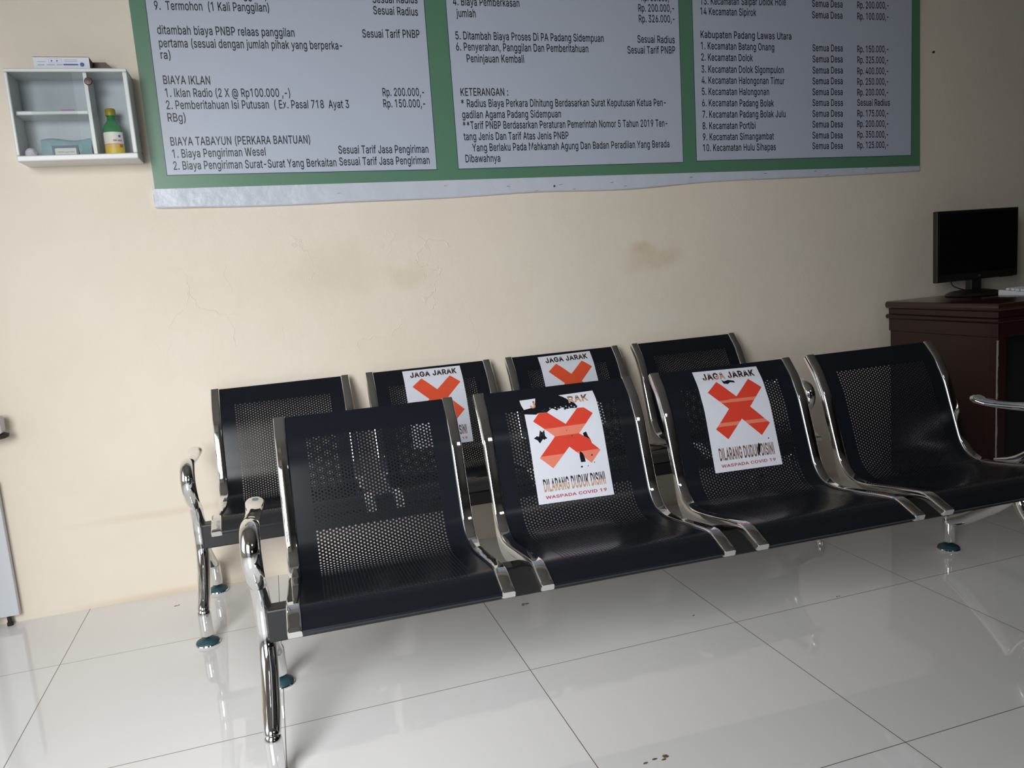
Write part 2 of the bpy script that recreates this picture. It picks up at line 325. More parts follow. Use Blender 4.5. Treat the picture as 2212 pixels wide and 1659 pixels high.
p424|53,-143 53,379 112,379 112,319 137,346 171,373 197,381 229,384 259,382 287,374 313,361 335,342 354,320 370,293 381,261 388,227 390,189 388,151 381,116 370,84 355,57 336,34 313,16 288,3 260,-6 229,-8 198,-5 173,4 138,31 118,59 114,-143;220,47 242,49 262,55 279,66 294,80 306,97 316,117 323,139 327,163 328,189 327,215 323,239 316,261 307,281 295,298 280,311 262,322 243,328 220,330 198,328 178,322 161,312 147,299 134,282 125,263 118,241 114,216 113,189 114,162 118,138 125,115 135,95 147,78 162,65 179,55 198,49
r259|53,0 53,379 112,379 112,321 130,347 152,367 171,377 191,383 213,385 229,384 243,384 243,322 230,324 207,326 182,323 159,315 140,301 126,284 117,262 114,237 114,0
s365|182,-8 157,-7 133,-3 112,3 93,12 76,24 62,38 50,54 41,73 36,94 94,107 105,79 124,60 150,49 181,45 206,47 227,53 244,62 262,81 268,103 265,121 254,136 237,147 212,155 149,170 118,180 92,192 72,208 58,227 50,249 47,274 49,295 55,314 65,332 79,347 95,360 115,370 137,378 161,383 187,384 212,383 234,379 254,372 279,358 299,339 324,290 268,277 258,298 243,316 219,328 187,333 156,329 131,317 114,299 109,277 112,258 124,243 172,223 229,209 261,200 287,187 306,171 320,153 328,131 331,107 329,85 323,65 312,47 298,31 281,18 260,6 236,-2 210,-7
t227|204,379 204,327 6,327 6,379;65,471 126,471 126,98 128,76 136,61 150,53 170,50 185,51 202,54 213,2 192,-3 168,-4 138,-1 113,7 92,21 77,41 68,64 65,93
u410|182,-5 158,-3 135,2 115,11 97,23 82,39 69,59 60,82 54,109 53,139 53,379 114,379 114,144 116,117 124,94 137,75 154,61 175,53 200,50 226,53 249,62 268,77 283,97 293,122 296,153 296,379 357,379 357,0 298,0 298,92 294,60 277,35 257,17 234,5 209,-3
w567|138,0 23,379 87,379 133,214 154,137 175,41 165,41 186,135 206,214 252,379 316,379 362,214 382,136 402,41 391,41 413,135 434,214 480,379 545,379 429,0 368,0 319,172 305,225 291,280 277,338 291,338 277,280 263,225 248,172 199,0
x379|21,0 171,218 171,171 29,379 100,379 147,306 179,253 207,206 175,206 202,253 233,306 282,379 352,379 209,169 209,214 358,0 287,0 231,85 200,136 173,182 205,182 178,136 148,85 91,0
y389|47,-139 61,-86 71,-87 104,-89 130,-74 151,-36 163,-1 17,379 84,379 165,155 187,87 206,21 184,21 202,87 224,155 305,379 371,379 204,-58 177,-107 139,-136 91,-145 65,-143""".split('\n'):
    _a, _c = _l[1:].split('|')
    GLYPHS[_l[0]] = (int(_a), [[tuple(int(n) / 1000 for n in q.split(',')) for q in c.split(' ')] for c in _c.split(';') if c])


def embolden(cs, o):
    """push every outline of one glyph outward by o (holes shrink)"""
    ar = lambda c: sum(a[0] * b[1] - b[0] * a[1] for a, b in zip(c, c[1:] + c[:1]))
    if not cs or not o:
        return cs
    sg = 1 if ar(max(cs, key=lambda c: abs(ar(c)))) > 0 else -1
    out = []
    for c in cs:
        r = []
        for i, p in enumerate(c):
            a, b = c[i - 1], c[(i + 1) % len(c)]
            d1 = Vector((p[0] - a[0], p[1] - a[1]))
            d2 = Vector((b[0] - p[0], b[1] - p[1]))
            if d1.length < 1e-6 or d2.length < 1e-6:
                r.append(p)
                continue
            d1.normalize()
            d2.normalize()
            n = Vector((d1.y + d2.y, -d1.x - d2.x))
            if n.length < .2:
                r.append(p)
                continue
            n.normalize()
            k = min(1 / max(n.x * d1.y - n.y * d1.x, .5), 2.0)
            r.append((p[0] + sg * n.x * o * k, p[1] + sg * n.y * o * k))
        out.append(r)
    return out


def text2d(body, bold=0.0):
    x, V, F = 0.0, [], []
    ar = lambda c: sum(a[0] * b[1] - b[0] * a[1] for a, b in zip(c, c[1:] + c[:1]))

    def inside(p, c):
        r = False
        for a, b in zip(c, c[1:] + c[:1]):
            if (a[1] > p[1]) != (b[1] > p[1]) and p[0] < (b[0] - a[0]) * (p[1] - a[1]) / (b[1] - a[1]) + a[0]:
                r = not r
        return r
    for ch in body:
        adv, c = GLYPHS[ch]
        cs = embolden(c, bold)
        if cs:
            sg = 1 if ar(max(c, key=lambda k: abs(ar(k)))) > 0 else -1
            outs = [k for k in cs if ar(k) * sg > 0]
            for o_ in outs:
                loops = [o_] + [k for k in cs if ar(k) * sg <= 0 and inside(k[0], o_)]
                n = len(V)
                V += [(x + p[0], p[1]) for k in loops for p in k]
                F += [tuple(i + n for i in t) for t in mathutils.geometry.tessellate_polygon([[Vector((p[0], p[1], 0)) for p in k] for k in loops])]
        x += adv / 1000 + bold * 1.6
    return V, F


CAPH = max(v[1] for v in text2d('H')[0])


def fit_text(body, x0, x1, cap, bold=0.0):
    """text scaled to run from x0 to x1 with the given cap height, baseline 0"""
    v, f = text2d(body, bold)
    a, b = min(p[0] for p in v), max(p[0] for p in v)
    k = (x1 - x0) / (b - a)
    return [(x0 + (p[0] - a) * k, p[1] * cap / CAPH) for p in v], f


# ------------------------------------------------------------------ materials
CHROME = mat('chrome', (0.88, 0.88, 0.88, 1), 0.055, 1.0, noise=0.06, nscale=30)
PAINT = mat('black_navy_enamel', (0.008, 0.0095, 0.014, 1), 0.24, 0, 0.38)
BEAMP = mat('black_beam_enamel', (0.012, 0.012, 0.013, 1), 0.42)
TEAL = mat('teal_rubber', lin(46, 84, 92), 0.45, noise=0.45, nscale=60)
PAPER = mat('white_sticker_vinyl', (0.70, 0.72, 0.79, 1), 0.32, bump=0.1, bscale=45)
RED = mat('orange_red_print', lin(222, 84, 52), 0.35)
RED2 = mat('deeper_red_print', lin(214, 66, 48), 0.35)
REDPALE = mat('pale_worn_red_print', lin(226, 128, 104), 0.4)
INKBROWN = mat('faded_black_print', lin(58, 40, 36), 0.4)
INKTAN = mat('washed_tan_print', lin(190, 150, 118), 0.45)
INKMID = mat('brown_faded_print', lin(128, 92, 72), 0.45, noise=0.5, nscale=50)
CRIMSON = mat('crimson_print', lin(178, 48, 62), 0.4)
GREEN = mat('banner_green', lin(90, 132, 106), 0.38, noise=0.08)
PANELW = mat('banner_pale_blue_grey', lin(184, 191, 206), 0.38, noise=0.04, nscale=3)
HEMW = mat('banner_white_hem', lin(198, 203, 214), 0.34, bump=0.5, bscale=14)
INK = mat('banner_ink', lin(28, 30, 42), 0.4)
LINEINK = mat('banner_panel_line', lin(40, 60, 80), 0.4)
STEEL = mat('staple_steel', (0.35, 0.35, 0.36, 1), 0.4, 1.0)
WHITEPL = mat('white_plastic', lin(214, 216, 214), 0.3, noise=0.04)
GREYIN = mat('grey_inner_plastic', lin(180, 186, 192), 0.45)
WOOD = mat('dark_mahogany', lin(50, 22, 18), 0.32, noise=0.45, nscale=5, coat=0.15)
WOODTOP = mat('dark_glossy_desktop', lin(58, 34, 26), 0.22, noise=0.3, nscale=6, coat=0.35)
WORN = mat('worn_pale_edge', lin(176, 168, 160), 0.6, noise=0.5, nscale=40)
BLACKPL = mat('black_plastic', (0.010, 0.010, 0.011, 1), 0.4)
SCREEN = mat('dark_screen', (0.004, 0.004, 0.005, 1), 0.35, spec=0.25)
KEYW = mat('white_keys', lin(225, 228, 230), 0.4)
EMBLEM = mat('grey_emblem', lin(70, 70, 74), 0.4)
DARKRUB = mat('dark_rubber', (0.015, 0.014, 0.014, 1), 0.6)
STANDW = mat('chipped_white_metal', lin(206, 210, 214), 0.4, noise=0.1, nscale=4)
BGREEN = mat('green_bottle_plastic', lin(20, 118, 58), 0.25)
YELLOW = mat('yellow_print', lin(226, 196, 40), 0.45)
CAPY = mat('olive_yellow_cap', lin(150, 136, 42), 0.4)
LABELW = mat('label_white', lin(226, 222, 210), 0.5)
POUCH = mat('pale_teal_pouch', lin(150, 186, 190), 0.35, noise=0.3, nscale=30, bump=0.5, bscale=40)
NAVY = mat('navy_print', lin(52, 74, 112), 0.45)
COTTON = mat('white_cotton', lin(214, 212, 220), 0.9, bump=0.6, bscale=120)
PINK = mat('pink_plastic', lin(206, 130, 180), 0.5)
CARD = mat('white_card', lin(214, 218, 226), 0.5)
CARDIN = mat('grey_card_inside', lin(112, 104, 98), 0.8)
BLUEP = mat('blue_print', lin(60, 84, 160), 0.5)
GREYP = mat('grey_print', lin(150, 156, 170), 0.5)
KNOBBR = mat('brown_knob', lin(84, 50, 48), 0.4)
TAPE = mat('clear_tape_residue', lin(60, 60, 60), 0.2)

GLASS = bpy.data.materials.new('cabinet_glass')
GLASS.use_nodes = True
_nt = GLASS.node_tree
_nt.nodes.remove(_nt.nodes['Principled BSDF'])
_tr = _nt.nodes.new('ShaderNodeBsdfTransparent')
_tr.inputs[0].default_value = (0.965, 0.975, 0.975, 1)
_gl = _nt.nodes.new('ShaderNodeBsdfGlossy')
_gl.inputs['Roughness'].default_value = 0.05
_fr = _nt.nodes.new('ShaderNodeFresnel')
_fr.inputs['IOR'].default_value = 1.08
_mx = _nt.nodes.new('ShaderNodeMixShader')
_nt.links.new(_fr.outputs[0], _mx.inputs[0])
_nt.links.new(_tr.outputs[0], _mx.inputs[1])
_nt.links.new(_gl.outputs[0], _mx.inputs[2])
_nt.links.new(_mx.outputs[0], _nt.nodes['Material Output'].inputs[0])


def wall_material():
    m = bpy.data.materials.new('cream_wall_paint')
    m.use_nodes = True
    nt = m.node_tree
    N = nt.nodes.new
    L = nt.links.new
    b = nt.nodes['Principled BSDF']
    b.inputs['Roughness'].default_value = 0.5
    b.inputs['Specular IOR Level'].default_value = 0.35
    geo = N('ShaderNodeNewGeometry')
    n1 = N('ShaderNodeTexNoise')
    n1.inputs['Scale'].default_value = 1.6
    n1.inputs['Detail'].default_value = 6
    n1.inputs['Roughness'].default_value = 0.6
    L(geo.outputs['Position'], n1.inputs['Vector'])
    ramp = N('ShaderNodeValToRGB')
    ramp.color_ramp.elements[0].position = 0.3
    ramp.color_ramp.elements[0].color = WALLB
    ramp.color_ramp.elements[1].position = 0.7
    ramp.color_ramp.elements[1].color = WALLA
    L(n1.outputs['Fac'], ramp.inputs[0])
    cur = ramp.outputs[0]
    # warped position for ragged stain outlines
    n2 = N('ShaderNodeTexNoise')
    n2.inputs['Scale'].default_value = 9
    n2.inputs['Detail'].default_value = 6
    L(geo.outputs['Position'], n2.inputs['Vector'])
    sub = N('ShaderNodeVectorMath')
    sub.operation = 'SUBTRACT'
    sub.inputs[1].default_value = (0.5, 0.5, 0.5)
    L(n2.outputs['Color'], sub.inputs[0])
    sc = N('ShaderNodeVectorMath')
    sc.operation = 'SCALE'
    sc.inputs['Scale'].default_value = 0.16
    L(sub.outputs[0], sc.inputs[0])
    ad = N('ShaderNodeVectorMath')
    L(geo.outputs['Position'], ad.inputs[0])
    L(sc.outputs[0], ad.inputs[1])
    for (x, z, rx, rz, s, colr) in STAINS:
        mp = N('ShaderNodeMapping')
        mp.vector_type = 'TEXTURE'
        mp.inputs['Location'].default_value = (x, 0, z)
        mp.inputs['Scale'].default_value = (rx, 1.0, rz)
        L((geo.outputs['Position'] if rz < .035 else ad.outputs[0]), mp.inputs['Vector'])
        ln = N('ShaderNodeVectorMath')
        ln.operation = 'LENGTH'
        L(mp.outputs[0], ln.inputs[0])
        mr = N('ShaderNodeMapRange')
        mr.interpolation_type = 'SMOOTHSTEP'
        mr.inputs['From Min'].default_value = 1.0
        mr.inputs['From Max'].default_value = 0.15
        mr.inputs['To Max'].default_value = s
        L(ln.outputs['Value'], mr.inputs['Value'])
        mx = N('ShaderNodeMix')
        mx.data_type = 'RGBA'
        mx.inputs['B'].default_value = colr
        L(mr.outputs[0], mx.inputs['Factor'])
        L(cur, mx.inputs['A'])
        cur = mx.outputs['Result']
    L(cur, b.inputs['Base Color'])
    # plaster: broad trowel unevenness, fine grain and hairline ridges
    n3 = N('ShaderNodeTexNoise')
    n3.inputs['Scale'].default_value = 5
    n3.inputs['Detail'].default_value = 8
    n3.inputs['Roughness'].default_value = 0.62
    L(geo.outputs['Position'], n3.inputs['Vector'])
    vo = N('ShaderNodeTexVoronoi')
    vo.feature = 'DISTANCE_TO_EDGE'
    vo.inputs['Scale'].default_value = 5.5
    st = N('ShaderNodeVectorMath')
    st.operation = 'MULTIPLY'
    st.inputs[1].default_value = (1.0, 1.0, 0.45)
    L(ad.outputs[0], st.inputs[0])
    L(st.outputs[0], vo.inputs['Vector'])
    e = N('ShaderNodeMapRange')
    e.inputs['From Min'].default_value = 0.0
    e.inputs['From Max'].default_value = 0.012
    e.inputs['To Min'].default_value = 1.0
    e.inputs['To Max'].default_value = 0.0
    L(vo.outputs['Distance'], e.inputs['Value'])
    n4 = N('ShaderNodeTexNoise')
    n4.inputs['Scale'].default_value = 4.0
    n4.inputs['Detail'].default_value = 3
    L(geo.outputs['Position'], n4.inputs['Vector'])
    gt = N('ShaderNodeMapRange')
    gt.inputs['From Min'].default_value = 0.53
    gt.inputs['From Max'].default_value = 0.60
    L(n4.outputs['Fac'], gt.inputs['Value'])
    mu = N('ShaderNodeMath')
    mu.operation = 'MULTIPLY'
    L(e.outputs[0], mu.inputs[0])
    L(gt.outputs[0], mu.inputs[1])
    # the hairline ridges sit in one patch of the plaster above the far seats
    pm = N('ShaderNodeMapping')
    pm.vector_type = 'TEXTURE'
    pm.inputs['Location'].default_value = (4.62, 0, 0.88)
    pm.inputs['Scale'].default_value = (0.75, 1.0, 0.55)
    L(ad.outputs[0], pm.inputs['Vector'])
    pl_ = N('ShaderNodeVectorMath')
    pl_.operation = 'LENGTH'
    L(pm.outputs[0], pl_.inputs[0])
    pr_ = N('ShaderNodeMapRange')
    pr_.inputs['From Min'].default_value = 1.0
    pr_.inputs['From Max'].default_value = 0.6
    L(pl_.outputs['Value'], pr_.inputs['Value'])
    mu2 = N('ShaderNodeMath')
    mu2.operation = 'MULTIPLY'
    L(mu.outputs[0], mu2.inputs[0])
    L(pr_.outputs[0], mu2.inputs[1])
    mu = mu2
    b1 = N('ShaderNodeBump')
    b1.inputs['Strength'].default_value = 0.35
    b1.inputs['Distance'].default_value = 0.012
    L(n3.outputs['Fac'], b1.inputs['Height'])
    b2 = N('ShaderNodeBump')
    b2.inputs['Strength'].default_value = 0.35
    b2.inputs['Distance'].default_value = 0.003
    L(mu.outputs[0], b2.inputs['Height'])
    L(b1.outputs['Normal'], b2.inputs['Normal'])
    L(b2.outputs['Normal'], b.inputs['Normal'])
    return m


WALLA = lin(230, 220, 204)
WALLB = lin(224, 212, 195)
_BR = lin(186, 152, 104)
_PL = lin(226, 220, 208)
STAINS = [(5.80, 1.01, 0.19, 0.08, 0.25, _BR), (5.72, 1.04, 0.08, 0.035, 0.22, _BR), (4.56, 1.05, 0.24, 0.14, 0.13, _BR),
          (4.82, 1.00, 0.13, 0.07, 0.17, _BR), (3.95, 0.285, 0.40, 0.02, 0.18, _BR), (5.44, 0.80, 0.2, 0.09, 0.5, _PL),
          (5.80, 0.78, 0.14, 0.09, 0.5, _PL), (3.95, 0.0, 0.5, 0.03, 0.35, _BR), (6.2, 0.0, 1.6, 0.03, 0.4, _BR)]
WALL = wall_material()


def floor_material():
    m = bpy.data.materials.new('glossy_ceramic_tile')
    m.use_nodes = True
    nt = m.node_tree
    N = nt.nodes.new
    L = nt.links.new
    b = nt.nodes['Principled BSDF']
    geo = N('ShaderNodeNewGeometry')
    off = N('ShaderNodeVectorMath')
    off.operation = 'SUBTRACT'
    off.inputs[1].default_value = (3.6619 - 6.0, -0.4063 - 12.0, 0)
    L(geo.outputs['Position'], off.inputs[0])
    br = N('ShaderNodeTexBrick')
    br.offset = 0.0
    br.squash = 1.0
    br.inputs['Scale'].default_value = 1.0
    br.inputs['Brick Width'].default_value = 0.6
    br.inputs['Row Height'].default_value = 0.6
    br.inputs['Mortar Size'].default_value = 0.0011
    br.inputs['Mortar Smooth'].default_value = 0.3
    br.inputs['Color1'].default_value = lin(238, 238, 238)
    br.inputs['Color2'].default_value = lin(234, 233, 232)
    br.inputs['Mortar'].default_value = lin(112, 96, 82)
    L(off.outputs[0], br.inputs['Vector'])
    n = N('ShaderNodeTexNoise')
    n.inputs['Scale'].default_value = 2.2
    n.inputs['Detail'].default_value = 6
    L(geo.outputs['Position'], n.inputs['Vector'])
    mx = N('ShaderNodeMix')
    mx.data_type = 'RGBA'
    mx.blend_type = 'MULTIPLY'
    mx.inputs['Factor'].default_value = 1.0
    rp = N('ShaderNodeValToRGB')
    rp.color_ramp.elements[0].color = (0.93, 0.92, 0.90, 1)
    rp.color_ramp.elements[1].color = (1, 1, 1, 1)
    L(n.outputs['Fac'], rp.inputs[0])
    L(br.outputs['Color'], mx.inputs['A'])
    L(rp.outputs[0], mx.inputs['B'])
    L(mx.outputs['Result'], b.inputs['Base Color'])
    rr = N('ShaderNodeMapRange')
    rr.inputs['To Min'].default_value = 0.035
    rr.inputs['To Max'].default_value = 0.5
    L(br.outputs['Fac'], rr.inputs['Value'])
    L(rr.outputs[0], b.inputs['Roughness'])
    b.inputs['Specular IOR Level'].default_value = 0.8
    bp = N('ShaderNodeBump')
    bp.invert = True
    bp.inputs['Strength'].default_value = 0.4
    bp.inputs['Distance'].default_value = 0.001
    L(br.outputs['Fac'], bp.inputs['Height'])
    L(bp.outputs['Normal'], b.inputs['Normal'])
    return m


FLOOR = floor_material()
CEIL = mat('white_ceiling', lin(160, 158, 154), 0.8)

# ------------------------------------------------------------------ the room
FARWALL = mat('grey_far_wall_paint', lin(135, 134, 131), 0.7, noise=0.1)
DARKWALL = mat('dark_bounce_cut_wall', lin(66, 56, 48), 0.6, noise=0.3)  # unseen right wall, darkened to cut bounce light
X0, X1, Y0, H = 2.5, 11.0, -8.0, 3.2
struct(MB().box(X0 - .15, Y0 - .15, -.12, X1 + .15, .15, 0).build('floor', FLOOR, smooth=0))
struct(MB().box(X0 - .15, Y0 - .15, H, X1 + .15, .15, H + .12).build('ceiling', CEIL, smooth=0))
struct(MB().box(X0 - .15, 0, 0, X1 + .15, .15, H).build('wall_back', WALL, smooth=0))
struct(MB().box(X1, Y0, 0, X1 + .15, 0, H).build('wall_right', DARKWALL, smooth=0))
# left wall with an added window opening, a short wall with the doorway left of the camera, and the side wall beyond it
YD = -3.24
struct(MB().box(X0 - .15, YD - .12, 0, X0, -2.02, H).box(X0 - .15, -.58, 0, X0, 0, H).box(X0 - .15, -2.02, 0, X0, -.58, .38).box(X0 - .15, -2.02, 1.92, X0, -.58, H).build('wall_left', WALL, smooth=0))
struct(MB().box(3.86, Y0, 0, 3.98, YD - .12, H).build('wall_side', FARWALL, smooth=0))
struct(MB().box(3.88, YD - .12, 0, 3.98, YD, H).box(X0, YD - .12, 2.4, 3.88, YD, H).build('wall_doorway', WALL, smooth=0))
dk = mat('dark_wood_frame', lin(70, 44, 30), 0.4, noise=0.3, nscale=6)
struct(MB().box(X0, YD - .13, 0, X0 + .04, YD + .01, 2.4).box(3.84, YD - .13, 0, 3.88, YD + .01, 2.4).box(X0 + .04, YD - .13, 2.36, 3.84, YD + .01, 2.4).build('door_1', dk, smooth=0, bevel=.004))
# front wall with an opening for the added window
struct(MB().box(3.86, Y0 - .15, 0, 5.7, Y0, H).box(7.3, Y0 - .15, 0, X1, Y0, H).box(5.7, Y0 - .15, 0, 7.3, Y0, 1.1).box(5.7, Y0 - .15, 2.3, 7.3, Y0, H).build('wall_front', FARWALL, smooth=0))
fr = MB()
fr.box(5.7, Y0 - .1, 1.1, 5.76, Y0 + .02, 2.3).box(7.24, Y0 - .1, 1.1, 7.3, Y0 + .02, 2.3).box(5.76, Y0 - .1, 1.1, 7.24, Y0 + .02, 1.16).box(5.76, Y0 - .1, 2.24, 7.24, Y0 + .02, 2.3)
struct(fr.build('added_window_1', dk, smooth=0, bevel=.004))  # added frame around the rear reflection light
fr = MB()
fr.box(X0 - .1, -2.02, .38, X0 + .02, -1.98, 1.92).box(X0 - .1, -.62, .38, X0 + .02, -.58, 1.92).box(X0 - .1, -1.98, .38, X0 + .02, -.62, .42).box(X0 - .1, -1.98, 1.88, X0 + .02, -.62, 1.92)
struct(fr.build('added_window_2', dk, smooth=0, bevel=.004))  # added frame around the side light

# ------------------------------------------------------------------ seat side profile (d forward, z up)
PROF = [(0, .6835), (.020, .662), (.042, .637), (.060, .606), (.079, .570), (.104, .499), (.125, .438), (.141, .397), (.164, .367),
        (.190, .353), (.215, .348), (.255, .350), (.33, .361), (.40, .3725), (.445, .3775), (.468, .373), (.494, .3625), (.518, .353)]


def cat2(pts, n=8):
    return [(p.x, p.y) for p in catmull([(a, b, 0) for a, b in pts], n)]


_dense = cat2(PROF, 10)
_S = [0.0]
for a, b in zip(_dense, _dense[1:]):
    _S.append(_S[-1] + math.hypot(b[0] - a[0], b[1] - a[1]))
STOT = _S[-1]


def prof(s):
    """point and front normal of the seat profile at arc length s"""
    s = min(max(s, 0.0), STOT - 1e-6)
    lo, hi = 0, len(_S) - 1
    while hi - lo > 1:
        m = (lo + hi) // 2
        if _S[m] <= s:
            lo = m
        else:
            hi = m
    t = (s - _S[lo]) / (_S[hi] - _S[lo])
    p = [_dense[lo][k] * (1 - t) + _dense[hi][k] * t for k in (0, 1)]
    a, b = _dense[max(lo - 2, 0)], _dense[min(hi + 2, len(_dense) - 1)]
    td, tz = b[0] - a[0], b[1] - a[1]
    l = math.hypot(td, tz)
    return p[0], p[1], -tz / l, td / l


def on_prof(u, s, n=0.0):
    d, z, nd, nz = prof(s)
    return (u, -(d + nd * n), z + nz * n)


SW, PITCHS, RW = 0.3958, 0.5085, 0.0285
NC, NR = 41, 68
CP, RV, HR = 0.00758, 0.00876, 0.00245
U0 = (SW - CP * (NC - 1)) / 2
S0 = 0.0685


def perforated_shell():
    """sheet with staggered round holes in (u, s), bent over the profile"""
    V, F, idx = [], [], {}
    side = [0]

    def vert(u, s, n):
        k = (round(u, 5), round(s, 5), n)
        if k not in idx:
            idx[k] = len(V)
            V.append(on_prof(u, s, n))
        return idx[k]

    sT, sB = S0 - RV / 2, S0 + (NR - 1) * RV + RV
    half = [sT + k * RV / 2 for k in range(int(round((sB - sT) / (RV / 2))) + 1)]
    uL, uR = U0 - CP / 2, U0 + (NC - 1) * CP + CP / 2
    ucol = [uL + k * CP / 2 for k in range(NC * 2 + 1)]
    top = [sT * k / 14 for k in range(15)]
    bot = [sB + (STOT - sB) * k / 18 for k in range(19)]
    flat = []

    def quad(us):
        flat.append(us)
    # plain borders
    sl = top[:-1] + half + bot[1:]
    for a, b in zip(sl, sl[1:]):
        quad([(0, a), (uL, a), (uL, b), (0, b)])
        quad([(uR, a), (SW, a), (SW, b), (uR, b)])
    for rows in (top, bot):
        for a, b in zip(rows, rows[1:]):
            for c, d in zip(ucol, ucol[1:]):
                quad([(c, a), (d, a), (d, b), (c, b)])
    walls = []
    for c in range(NC):
        uc = U0 + c * CP
        odd = c % 2
        h = CP / 2
        if odd:
            for (a, b) in ((sT, sT + RV / 2),):
                quad([(uc - h, a), (uc, a), (uc, b), (uc - h, b)])
                quad([(uc, a), (uc + h, a), (uc + h, b), (uc, b)])
        else:
            a, b = sB - RV / 2, sB
            quad([(uc - h, a), (uc, a), (uc, b), (uc - h, b)])
            quad([(uc, a), (uc + h, a), (uc + h, b), (uc, b)])
        for r in range(NR):
            sc = S0 + r * RV + (RV / 2 if odd else 0)
            out = [(uc + h, sc), (uc + h, sc + RV / 2), (uc, sc + RV / 2), (uc - h, sc + RV / 2), (uc - h, sc), (uc - h, sc - RV / 2), (uc, sc - RV / 2), (uc + h, sc - RV / 2)]
            inn = [(uc + HR * math.cos(k * math.pi / 4), sc + HR * math.sin(k * math.pi / 4)) for k in range(8)]
            for k in range(8):
                j = (k + 1) % 8
                quad([out[k], out[j], inn[j], inn[k]])
                walls.append((inn[k], inn[j]))
    T = 0.0013
    for q in flat:
        F.append(tuple(vert(u, s, 0.0) for u, s in q))
        F.append(tuple(vert(u, s, -T) for u, s in reversed(q)))
    # hole walls and outer rim get their own verts so the sheet stays smooth
    rim = [((0, a), (0, b)) for a, b in zip(sl, sl[1:])] + [((SW, b), (SW, a)) for a, b in zip(sl, sl[1:])]
    rim += [((0, s_), (SW, s_)) if s_ else ((SW, 0), (0, 0)) for s_ in (0, STOT)]
    for (p, q) in walls + rim:
        o = len(V)
        V.extend([on_prof(p[0], p[1], 0), on_prof(q[0], q[1], 0), on_prof(q[0], q[1], -T), on_prof(p[0], p[1], -T)])
        F.append((o, o + 1, o + 2, o + 3))
    # rolled front lip under the seat edge
    d, z, nd, nz = prof(STOT)
    lip = [(d, z), (d + .002, z - .004), (d - .001, z - .008), (d - .012, z - .007)]
    o = len(V)
    for a, b in lip:
        V.append((0, -a, b))
        V.append((SW, -a, b))
    for k in range(len(lip) - 1):
        F.append((o + 2 * k, o + 2 * k + 1, o + 2 * k + 3, o + 2 * k + 2))
    mb = MB()
    mb.add(V, F)
    return mb


def side_rail(u0):
    """chrome channel cap along one edge of the seat, u0 .. u0+RW"""
    n = 84
    ss = [STOT * k / n for k in range(n + 1)]
    sect = [(0, -.013), (0, -.0004), (.0004, .0018), (.0014, .0035), (.003, .0046), (.005, .005), (RW - .005, .005), (RW - .003, .0046), (RW - .0014, .0035), (RW - .0004, .0018), (RW, -.0004), (RW, -.013), (RW - .003, -.014), (.003, -.014)]
    rings = []
    for i, s in enumerate(ss):
        k = 1.0
        rings.append([on_prof(u0 + a, s, b) for a, b in sect])
    # closed front nose and top cap
    d, z, nd, nz = prof(STOT)
    nose = [(u0 + a * .96 + RW * .02, -(d + nd * b * .8 + nz * .003), z + nz * b * .8 - nd * .0045) for a, b in sect]
    rings.append(nose)
    return MB().loft(rings)


GUS = [(.112, .425), (.119, .404), (.127, .376), (.137, .347), (.158, .319), (.188, .306), (.225, .304), (.263, .316), (.307, .333), (.358, .352)]


def gusset(u0, th=.004):
    top = [(p[0], p[1]) for p in [(.118, .425), (.132, .388), (.150, .362), (.175, .346), (.205, .336), (.25, .336), (.30, .341), (.358, .354)]]
    poly = GUS + list(reversed(top))
    bot = cat2(GUS, 4)
    up = cat2(top, 4)
    m = len(bot)
    # resample the upper edge to match
    upr = []
    for k in range(m):
        t = k / (m - 1) * (len(up) - 1)
        i = min(int(t), len(up) - 2)
        w = t - i
        upr.append((up[i][0] * (1 - w) + up[i + 1][0] * w, up[i][1] * (1 - w) + up[i + 1][1] * w))
    rings = [[(u0, -b[0], b[1]), (u0 + th, -b[0], b[1]), (u0 + th, -a[0], a[1]), (u0, -a[0], a[1])] for b, a in zip(bot, upr)]
    return MB().loft(rings)


EU = 0.086


def leg_tube(front):
    if front:
        P = [(.268, .280), (.268, .252), (.275, .222), (.298, .188), (.335, .158), (.380, .130), (.418, .108), (.428, .098)]
    else:
        P = [(.268, .282), (.262, .262), (.232, .228), (.185, .190), (.137, .160), (.092, .130), (.048, .108), (.022, .098)]
    R = [(.019, .019)] * 2 + [(.0195, .0195)] * 4 + [(.0175, .0185), (.016, .016)]
    path = catmull([(0, -d, z) for d, z in P], 6)
    return tube(MB(), path, lerp_rads(R, 6), 20)


def sleeve(d):
    prof_ = [(.0005, .112), (.008, .111), (.014, .107), (.0175, .100), (.0185, .092), (.0185, .030), (.017, .027), (.0005, .027)]
    return MB().lathe(prof_, (0, -d, 0), 24)


def foot_pad(d):
    mb = MB()
    mb.lathe([(.0005, .001), (.032, .001), (.0345, .004), (.033, .007), (.0005, .007)], (0, -d, 0), 28, 1)
    mb.lathe([(.033, .0068), (.031, .011), (.022, .016), (.012, .019), (.0005, .019)], (0, -d, 0), 28, 0)
    mb.lathe([(.006, .018), (.006, .030)], (0, -d, 0), 12, 2)
    return mb


